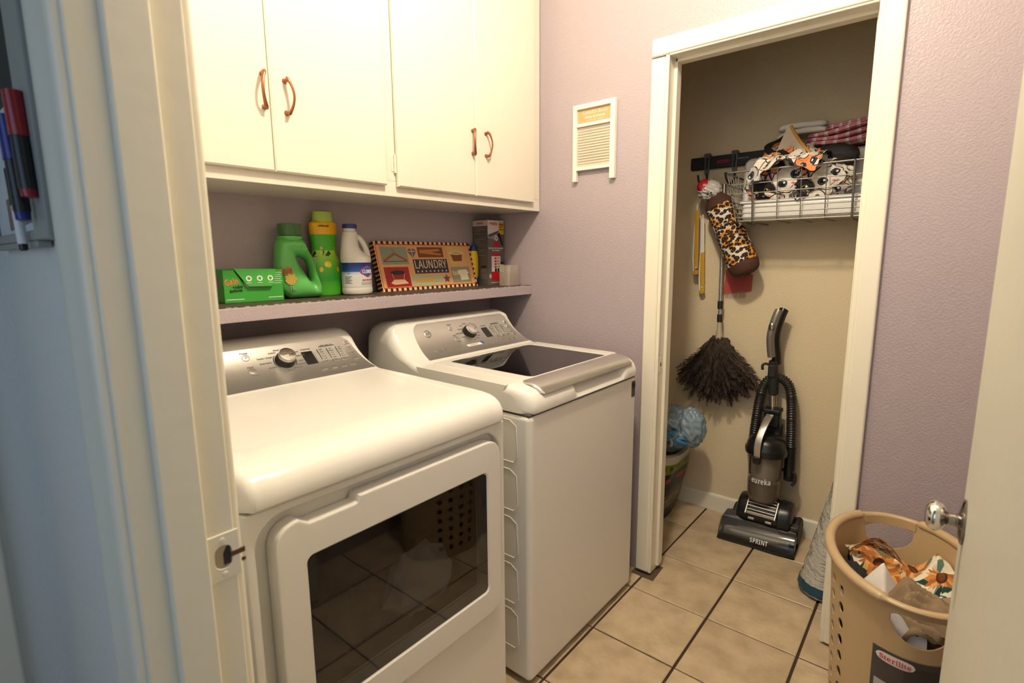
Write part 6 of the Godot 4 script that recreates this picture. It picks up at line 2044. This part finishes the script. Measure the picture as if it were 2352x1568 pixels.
func closet_things() -> void:
	# rail with clips on the back wall
	var t := thing("wall_rail", "black wall rail with grey hook clips on the closet back wall", "rail", Vector3(0.75, 1.80, 1.0))
	part(t, "rail", put(Geo.new(), Vector3(0.738, 1.770, 0.714), Vector3(0.759, 1.829, 1.60), 0.004), M["matt black"])
	part(t, "red_logo", Geo.new().extr(rr(0.062, 0.016, 0.0075, 5), 0.0008, T(0.7382, 1.798, 0.872, 0, -90)), mat("rail red", lin(0.22, 0.01, 0.03), 0.5), "small dark red oval mark")
	part(t, "lettering", Geo.new().text("TRACK", 0.009, T(0.7375, 1.804, 0.965, 0, -90), true, 0.05), M["grey plastic"])
	for z: float in [0.797, 0.928]:
		var clip := PackedVector2Array([Vector2(-0.013, 0.05), Vector2(0.013, 0.05), Vector2(0.010, -0.045), Vector2(0.006, -0.052), Vector2(-0.006, -0.052), Vector2(-0.010, -0.045)])
		var slot := PackedVector2Array([Vector2(-0.006, 0.03), Vector2(0.006, 0.03), Vector2(0.005, -0.02), Vector2(0.003, -0.026), Vector2(-0.003, -0.026), Vector2(-0.005, -0.02)])
		var cp := part(t, "clip", Geo.new().ring(clip, slot, 0.007, T(0.738, 1.793, z, 0, -90), 0.0015).extr(rr(0.028, 0.012, 0.003, 2), 0.03, T(0.758, 1.835, z, 0, -90)), mat("clip grey", lin(0.11, 0.115, 0.12), 0.4))
		part(cp, "hook", Geo.new().tube(curve([Vector3(0.733, 1.745, z + 0.003), Vector3(0.728, 1.715, z + 0.003), Vector3(0.71, 1.69, z), Vector3(0.69, 1.69, z - 0.01), Vector3(0.68, 1.71, z - 0.018), Vector3(0.678, 1.737, z - 0.022)], 16), 0.005, 8), M["matt black"])
	# leopard print bag holder: a cloth tube hanging aslant
	t = thing("leopard_bag_holder", "leopard print cloth tube with brown ends, hanging aslant from the closet rail", "bag holder", Vector3(0.655, 1.24, 1.05))
	var a := Vector3(0.655, 1.635, 0.868)
	var b := Vector3(0.620, 1.262, 1.050)
	var dirn := (b - a).normalized()
	var sx := dirn.cross(Vector3.RIGHT).normalized()
	var basis3 := Basis(sx, -dirn, sx.cross(-dirn))
	var len3 := a.distance_to(b)
	var tubef := func(u: float, s: float, r: float) -> Vector3:
		var ang := TAU * u
		var k := r * (1.0 + 0.018 * sin(ang * 3.0 + s * 6.0) + 0.03 * nz(Vector3(cos(ang), s * 4.0, sin(ang)), 1.6, 3.0))
		return a + dirn * s * len3 + basis3 * Vector3(cos(ang) * k, 0, sin(ang) * k * 0.8)
	var lm := printed("leopard print", leopard(), 0.85)
	lm.uv1_scale = Vector3(1.6, 1.5, 1)
	part(t, "printed_tube", Geo.new().grid(40, 24, func(u: float, v: float) -> Vector3: return tubef.call(u, lerpf(0.16, 0.87, v), 0.066 + 0.004 * v)), lm)
	var brown := mat("brown cloth", lin(0.075, 0.030, 0.018), 0.8)
	part(t, "brown_end", Geo.new().grid(40, 10, func(u: float, v: float) -> Vector3: return tubef.call(u, lerpf(-0.01, 0.162, v), lerpf(0.034, 0.0665, smoothstep(0.0, 0.9, v)))), brown, "brown gathered top end")
	part(t, "brown_end", Geo.new().grid(40, 16, func(u: float, v: float) -> Vector3:
		var q := PI / 2 * v
		return tubef.call(u, 0.868 + 0.135 * sin(q * 0.999), 0.0705 * pow(maxf(0.02, cos(q)), 0.45))), brown, "brown gathered bottom end")
	part(t, "loop", Geo.new().tube(curve([a + Vector3(-0.01, -0.01, -0.01), Vector3(0.69, 1.69, 0.80), Vector3(0.70, 1.684, 0.795), a + Vector3(0.02, 0.0, 0.0)], 10), 0.003, 6), brown)
	# bag stuffed into its mouth
	t = thing("plastic_bag", "crumpled white and red plastic bag stuffed in the top of the leopard tube", "plastic bag", Vector3(0.66, 1.60, 0.84))
	var film := mat("bag film", lin(0.62, 0.58, 0.55), 0.3)
	var gb := Geo.new()
	lump(gb, Vector3(0.652, 1.655, 0.846), Vector3(0.046, 0.047, 0.052), 5.0, 0.16, 2.0, 44, 30)
	part(t, "bag", gb, film)
	gb = Geo.new()
	lump(gb, Vector3(0.640, 1.672, 0.826), Vector3(0.036, 0.034, 0.032), 9.0, 0.14, 2.0, 30, 20)
	part(t, "red_print", gb, mat("bag red", lin(0.48, 0.02, 0.03), 0.35), "red printed side of the bag")
	gb = Geo.new()
	for k in 3:
		gb.tube(curve([Vector3(0.685, 1.69, 0.825 + k * 0.012), Vector3(0.69, 1.705 + 0.006 * k, 0.818 + k * 0.014), Vector3(0.688, 1.712, 0.812 + k * 0.016)], 6), 0.004, 6, false, 0.5)
	part(t, "bag_ties", gb, mat("tie yellow", lin(0.55, 0.42, 0.1), 0.5))
	part(t, "print_spots", Geo.new().box(Vector3(0.004, 0.008, 0.010), T(0.6065, 1.636, 0.853)).box(Vector3(0.004, 0.006, 0.008), T(0.607, 1.640, 0.868)), M["print black"])
	# two yellow arms hanging behind it
	var yel := mat("arm yellow", lin(0.62, 0.36, 0.04), 0.4)
	var whi: Material = M["white plastic"]
	for k in 2:
		var z: float = [0.776, 0.804][k]
		var y0: float = [1.252, 1.155][k]
		var y1: float = [1.60, 1.55][k]
		var xx: float = [0.70, 0.725][k]
		t = thing("cleaning_wand", ["shorter yellow wand with a white edge hanging left of the leopard tube", "lower hanging yellow wand with a long white top, right of the shorter one"][k], "wand", Vector3(xx, y0, z), "yellow wands on the closet rail")
		var lean := T(xx, y0, z, -1.5 - k)
		part(t, "bar", Geo.new().box(Vector3(0.010, [0.29, 0.20][k], 0.021), lean * T(0, [0.175, 0.105][k], 0.004), 0.004), yel)
		part(t, "round_end", Geo.new().lathe([Vector2(0.0001, -0.007), Vector2(0.012, -0.007), Vector2(0.0135, -0.004), Vector2(0.0135, 0.004), Vector2(0.012, 0.007), Vector2(0.0001, 0.007)], 20, lean * T(0, 0.012, 0.003, 0, 0, 90)), yel)
		part(t, "white_edge", Geo.new().tube(curve([lean * Vector3(0, 0.01, -0.009), lean * Vector3(0, 0.09, -0.012), lean * Vector3(0, 0.20, -0.009 + 0.004 * k), lean * Vector3(0, y1 - y0, 0.006)], 12), 0.0045, 8), whi)
		part(t, "pin", Geo.new().lathe([Vector2(0.0001, 0), Vector2(0.004, 0), Vector2(0.004, 0.002), Vector2(0.0001, 0.002)], 10, lean * T(-0.005, 0.034, 0.004, 0, 0, 90)), whi)
		if k == 1:
			part(t, "white_top", Geo.new().box(Vector3(0.010, 0.17, 0.020), lean * T(0, 0.29, 0.004), 0.004), whi)
	# red dustpan flat against the wall behind the pole
	t = thing("red_dustpan", "translucent pinkish red plastic scoop hanging behind the duster pole", "dustpan", Vector3(0.745, 1.17, 0.96))
	var redp := mat("red plastic", Color(0.85, 0.33, 0.33, 0.5), 0.3)
	redp.transparency = BaseMaterial3D.TRANSPARENCY_ALPHA
	var g := Geo.new()
	g.extr(rounded([Vector2(-0.065, -0.05), Vector2(0.07, -0.032), Vector2(0.072, 0.05), Vector2(-0.055, 0.075)], 0.01), 0.004, T(0.752, 1.205, 0.968, 0, -90), 0.0012)
	part(t, "pan", g, redp)
	g = Geo.new()
	for k in 12:
		g.box(Vector3(0.006, 0.03, 0.003), T(0.751, 1.155, 0.925 + k * 0.0085 - 0.01))
	part(t, "comb", g, mat("comb pale", lin(0.6, 0.45, 0.35), 0.4))
	# feather duster on an extending pole
	t = thing("feather_duster", "bushy dark brown feather duster hanging upside down on a silver pole", "duster", Vector3(0.66, 0.64, 0.915))
	var top := Vector3(0.738, 1.70, 0.885)
	var low := Vector3(0.690, 0.93, 0.915)
	var alongp := func(y: float) -> Vector3: return top.lerp(low, (top.y - y) / (top.y - low.y))
	part(t, "pole", Geo.new().tube([alongp.call(1.69), alongp.call(1.02)], 0.009, 14), M["silver plain"], "silver telescopic pole")
	part(t, "grip", Geo.new().tube([alongp.call(1.124), alongp.call(1.085)], 0.0125, 16), M["matt black"])
	part(t, "grip", Geo.new().tube([alongp.call(1.058), alongp.call(1.020)], 0.0125, 16), M["matt black"])
	var clr := mat("ferrule", lin(0.50, 0.44, 0.33), 0.25)
	part(t, "ferrule", Geo.new().tube([alongp.call(1.022), alongp.call(0.99), alongp.call(0.955), alongp.call(0.925)], [0.010, 0.0115, 0.017, 0.019], 18), clr)
	var rng := RandomNumberGenerator.new()
	rng.seed = 11
	var fm := []
	for k in 4:
		fm.append(mat("feather_%d" % k, [lin(0.070, 0.047, 0.034), lin(0.052, 0.034, 0.025), lin(0.095, 0.066, 0.048), lin(0.036, 0.024, 0.019)][k], 0.9))
	var geos := [Geo.new(), Geo.new(), Geo.new(), Geo.new()]
	var vs := [PackedVector3Array(), PackedVector3Array(), PackedVector3Array(), PackedVector3Array()]
	var ts := [PackedInt32Array(), PackedInt32Array(), PackedInt32Array(), PackedInt32Array()]
	for n in 250:
		# a plume: curved quill with soft barbs
		var ang := rng.randf() * TAU
		var spread := pow(rng.randf(), 0.62)
		var root := Vector3(0.688, 0.955 - 0.075 * rng.randf(), 0.912) + Vector3(cos(ang) * 0.015, 0, sin(ang) * 0.018)
		var out := Vector3(cos(ang) * 0.055, 0, sin(ang) * 0.20) * spread
		if out.x > 0.045:
			out.x = 0.045
		var l := rng.randf_range(0.20, 0.31)
		var tip := root + out + Vector3(0, -l * (1.0 - 0.30 * spread * spread), 0)
		tip.x = minf(tip.x, 0.738)
		var mid := root.lerp(tip, 0.5) - out * rng.randf_range(0.02, 0.2) + Vector3(-0.012, -0.005, 0)
		var which := rng.randi() % 4
		var prev := root
		for k in range(1, 23):
			var u := k / 22.0
			var p := root.lerp(mid, u).lerp(mid.lerp(tip, u), u)
			var dd := (p - prev).normalized()
			var wide := 0.006 + 0.026 * sin(PI * minf(1.0, u * 0.86 + 0.06))
			for q in 7:
				var bang := rng.randf() * TAU
				var side := dd.cross(Vector3(cos(bang), 0.3, sin(bang))).normalized()
				var e := p + side * wide * rng.randf_range(0.5, 1.0) + dd * wide * 0.9 + Vector3(0, -0.006, 0)
				e.x = minf(e.x, 0.752)
				var s2 := side.cross(dd).normalized() * 0.0009
				var base2: int = vs[which].size()
				vs[which].append_array([p - s2 * 1.5, p + s2 * 1.5, p.lerp(e, 0.6) + s2 * 1.6 + Vector3(0, 0.002, 0), e])
				ts[which].append_array([base2, base2 + 1, base2 + 2, base2, base2 + 2, base2 + 3])
			prev = p
	for k in 4:
		geos[k].add(vs[k], PackedVector2Array(), ts[k], 20.0, false)
		part(t, "feathers", geos[k], fm[k], "", true)
	g = Geo.new()
	lump(g, Vector3(0.69, 0.82, 0.913), Vector3(0.04, 0.12, 0.085), 2.0, 0.15, 2.0, 30, 20)
	part(t, "feather_core", g, fm[1])
	# printed bag standing at the left, with a blue plastic bag on it
	t = thing("litter_bag", "dark printed sack with green, red and black bands standing at the left in the closet", "sack", Vector3(0.5, 0, 0.68))
	var c := Canvas.new(256, 512, Color(0.10, 0.10, 0.10))
	c.rect(0, 0, 1, 0.12, Color(0.75, 0.74, 0.70)).rect(0, 0.10, 1, 0.13, Color(0.44, 0.47, 0.10))
	for k in 8:
		c.rect(k / 8.0 + 0.02, 0.13, 0.06, 0.05, Color(0.24, 0.27, 0.06))
	c.rect(0, 0.23, 1, 0.24, Color(0.10, 0.11, 0.105)).rect(0, 0.47, 1, 0.10, Color(0.22, 0.21, 0.20)).rect(0, 0.57, 1, 0.24, Color(0.42, 0.37, 0.27)).rect(0, 0.80, 1, 0.2, Color(0.13, 0.11, 0.09))
	for k in 26:
		c.oval(fmod(k * 0.618, 1.0), 0.6 + 0.007 * k, 0.05, 0.02, [Color(0.56, 0.50, 0.38), Color(0.30, 0.26, 0.20), Color(0.2, 0.17, 0.14)][k % 3], k)
	for x: float in [0.2, 0.45, 0.7]:
		c.oval(x, 0.33, 0.09, 0.035, Color(0.60, 0.05, 0.10), -0.2)
	var sack := printed("sack print", c.tex(), 0.4)
	var rings := []
	for k in 13:
		var v := k / 12.0
		var y := 0.375 * v
		var r := PackedVector3Array()
		for i in 32:
			var q := TAU * i / 32
			var sw := 0.165 * (0.93 + 0.10 * sin(PI * v)) * (1.0 if v < 0.95 else 0.93)
			var sd := 0.095 * (0.92 + 0.12 * sin(PI * v)) + 0.028 * v
			r.append(Vector3(0.52 + signf(cos(q)) * pow(absf(cos(q)), 0.55) * sw, y, 0.658 + 0.055 * v + signf(sin(q)) * pow(absf(sin(q)), 0.5) * sd + 0.004 * sin(q * 5.0 + k)))
		rings.append(r)
	rings.reverse()
	var gs := Geo.new().loft(rings, true, 50.0)
	for i in gs.uvs.size():
		gs.uvs[i].y = 1.0 - gs.uvs[i].y
		gs.uvs[i].x *= 2.0
	part(t, "sack", gs, sack)
	t = thing("blue_bag", "knotted translucent pale blue plastic bag lying on top of the dark sack", "plastic bag", Vector3(0.5, 0.37, 0.78))
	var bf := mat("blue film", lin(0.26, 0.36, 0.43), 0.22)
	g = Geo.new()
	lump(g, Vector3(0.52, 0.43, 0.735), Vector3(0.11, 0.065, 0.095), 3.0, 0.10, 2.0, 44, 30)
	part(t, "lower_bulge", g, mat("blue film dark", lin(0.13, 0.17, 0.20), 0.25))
	g = Geo.new()
	lump(g, Vector3(0.52, 0.525, 0.76), Vector3(0.10, 0.07, 0.09), 6.0, 0.16, 1.8, 44, 30)
	lump(g, Vector3(0.50, 0.515, 0.865), Vector3(0.07, 0.09, 0.065), 2.5, 0.16, 1.8, 44, 30)
	part(t, "bag", g, bf)
	g = Geo.new()
	lump(g, Vector3(0.455, 0.465, 0.80), Vector3(0.05, 0.045, 0.075), 1.0, 0.20, 2.2, 30, 20)
	part(t, "blue_fold", g, mat("blue plastic", lin(0.08, 0.26, 0.45), 0.3), "deeper blue gathered fold")
	g = Geo.new()
	g.tube(curve([Vector3(0.42, 0.452, 0.74), Vector3(0.405, 0.462, 0.79), Vector3(0.40, 0.478, 0.82), Vector3(0.405, 0.51, 0.845)], 12), 0.008, 8, false, 0.4)
	g.tube(curve([Vector3(0.40, 0.475, 0.805), Vector3(0.398, 0.45, 0.812), Vector3(0.40, 0.435, 0.806)], 8), 0.007, 8, false, 0.4)
	part(t, "knot", g, mat("knot cream", lin(0.5, 0.46, 0.36), 0.5))
	# wrinkled silver-white roll leaning at the right
	t = thing("wrapped_roll", "tall wrinkled plastic wrapped white bundle with a dark blue base, leaning in the closet", "package", Vector3(0.33, 0, 1.50))
	var wrap := mat("crinkled wrap", lin(0.52, 0.50, 0.46), 0.22)
	bumpy(wrap, noise_tex(0.02, true, 40, null, 3, 14.0), 3.0, 1.6)
	wrap.uv1_scale = Vector3(3, 7, 3)
	var side := func(u: float, v: float) -> Vector3:
		var q := TAU * (u if u < 0.9999 else 0.0)
		var y := 0.012 + 0.55 * v
		var k := (0.092 - 0.012 * v) * (1.0 + 0.13 * (0.4 - absf(nz(Vector3(cos(q) * 1.6, y * 22.0 + q, sin(q) * 1.6), 1.0, 4.0))))
		if v > 0.93:
			k *= 1.0 - 0.75 * (v - 0.93) / 0.07
		if v < 0.02:
			k *= 0.9
		return Vector3(0.315 + cos(q) * k + 0.11 * v, y, 1.500 + sin(q) * k + 0.095 * v)
	part(t, "bundle", Geo.new().grid(44, 70, func(u: float, v: float) -> Vector3: return side.call(u, v), 180.0, true), wrap)
	part(t, "blue_base", Geo.new().grid(44, 6, func(u: float, v: float) -> Vector3:
		var p: Vector3 = side.call(u, 0.01 + 0.075 * v)
		var c2 := Vector3(0.315 + 0.11 * 0.05, p.y, 1.5 + 0.095 * 0.05)
		return c2 + (p - c2) * 1.02), mat("package blue", lin(0.012, 0.065, 0.11), 0.3), "dark blue bottom band")


func message_board() -> void:
	var t := thing("message_board", "framed message board hanging on the hall wall at the left edge", "board", Vector3(-1.83, 1.372, 0.85))
	var fr := mat("board frame", lin(0.32, 0.33, 0.30), 0.45)
	# the frame's face towards -x; the reader's right is -z
	var xf := Transform3D(Basis(Vector3(0, 0, -1), Vector3.UP, Vector3(-1, 0, 0)), Vector3(-1.823, 1.372, 0.85))
	xf = Transform3D(Basis(Vector3(0, 0, 1), Vector3.UP, Vector3(-1, 0, 0)), Vector3(-1.823, 1.372, 0.0))
	var z1 := 1.013
	var z0 := 0.60
	part(t, "frame", Geo.new().ring(PackedVector2Array([Vector2(z1, 0), Vector2(z1, 0.62), Vector2(z0, 0.62), Vector2(z0, 0)]), PackedVector2Array([Vector2(z1 - 0.075, 0.012), Vector2(z1 - 0.075, 0.58), Vector2(z0 + 0.03, 0.58), Vector2(z0 + 0.03, 0.012)]), 0.016, xf, 0.003), fr)
	part(t, "backing", Geo.new().box(Vector3(z1 - z0 - 0.01, 0.61, 0.004), xf * T((z0 + z1) / 2, 0.308, 0.003)), M["matt black"], "black board surface")
	var pa := mat("paper", lin(0.62, 0.66, 0.68), 0.7)
	part(t, "paper_sheet", Geo.new().box(Vector3(0.30, 0.16, 0.001), xf * T(0.785, 0.092, 0.0062)), pa)
	part(t, "brown_sheet", Geo.new().box(Vector3(0.20, 0.042, 0.001), xf * T(0.83, 0.043, 0.0075, 0, 0, 2)), mat("kraft", lin(0.24, 0.16, 0.11), 0.7), "brown paper strip")
	part(t, "lower_rail", Geo.new().box(Vector3(0.32, 0.008, 0.014), xf * T(0.78, -0.004, 0.008), 0.002), fr)
	# markers hanging along the frame
	var pens := [["red_marker", "black marker with a red cap hanging on the message board, nearest the frame", Vector2(0.984, 1.525), Vector2(0.992, 1.415), "pen red", lin(0.30, 0.012, 0.015)], ["blue_marker", "black marker with a blue cap hanging on the message board beside the red one", Vector2(0.955, 1.505), Vector2(0.965, 1.392), "pen blue", lin(0.015, 0.02, 0.22)], ["white_pen", "slim white pen with a black cap hanging lowest on the message board", Vector2(0.900, 1.455), Vector2(0.913, 1.360), "pen black", lin(0.01, 0.01, 0.01)]]
	for k in 3:
		var p: Array = pens[k]
		var a := Vector3(-1.846 - 0.004 * (k % 2), p[2].y, p[2].x)
		var b := Vector3(-1.846 - 0.004 * (k % 2), p[3].y, p[3].x)
		var d := b - a
		var pen := thing(p[0], p[1], "marker", a, "markers on the message board")
		var capm := mat(p[4], p[5], 0.2)
		var r: float = [0.0085, 0.008, 0.005][k]
		var capl := 0.42 if k < 2 else 0.45
		part(pen, "cap", Geo.new().tube([a - d * 0.001, a, a + d * capl], [r * 0.7, r * 1.12, r * 1.12], 16), capm)
		part(pen, "barrel", Geo.new().tube([a + d * capl * 0.98, a + d * 0.9, a + d * 0.93], [r, r, r * 0.85], 16), M["black plastic"] if k < 2 else M["white plastic"])
		part(pen, "end_plug", Geo.new().tube([a + d * 0.92, a + d * 0.99, a + d], [r * 0.9, r * 0.85, r * 0.5], 16), capm)
		part(pen, "holder", Geo.new().box(Vector3(0.026, 0.006, 0.010), T(a.x + 0.011, a.y - 0.05, lerpf(a.z, b.z, 0.45))), M["grey plastic"])
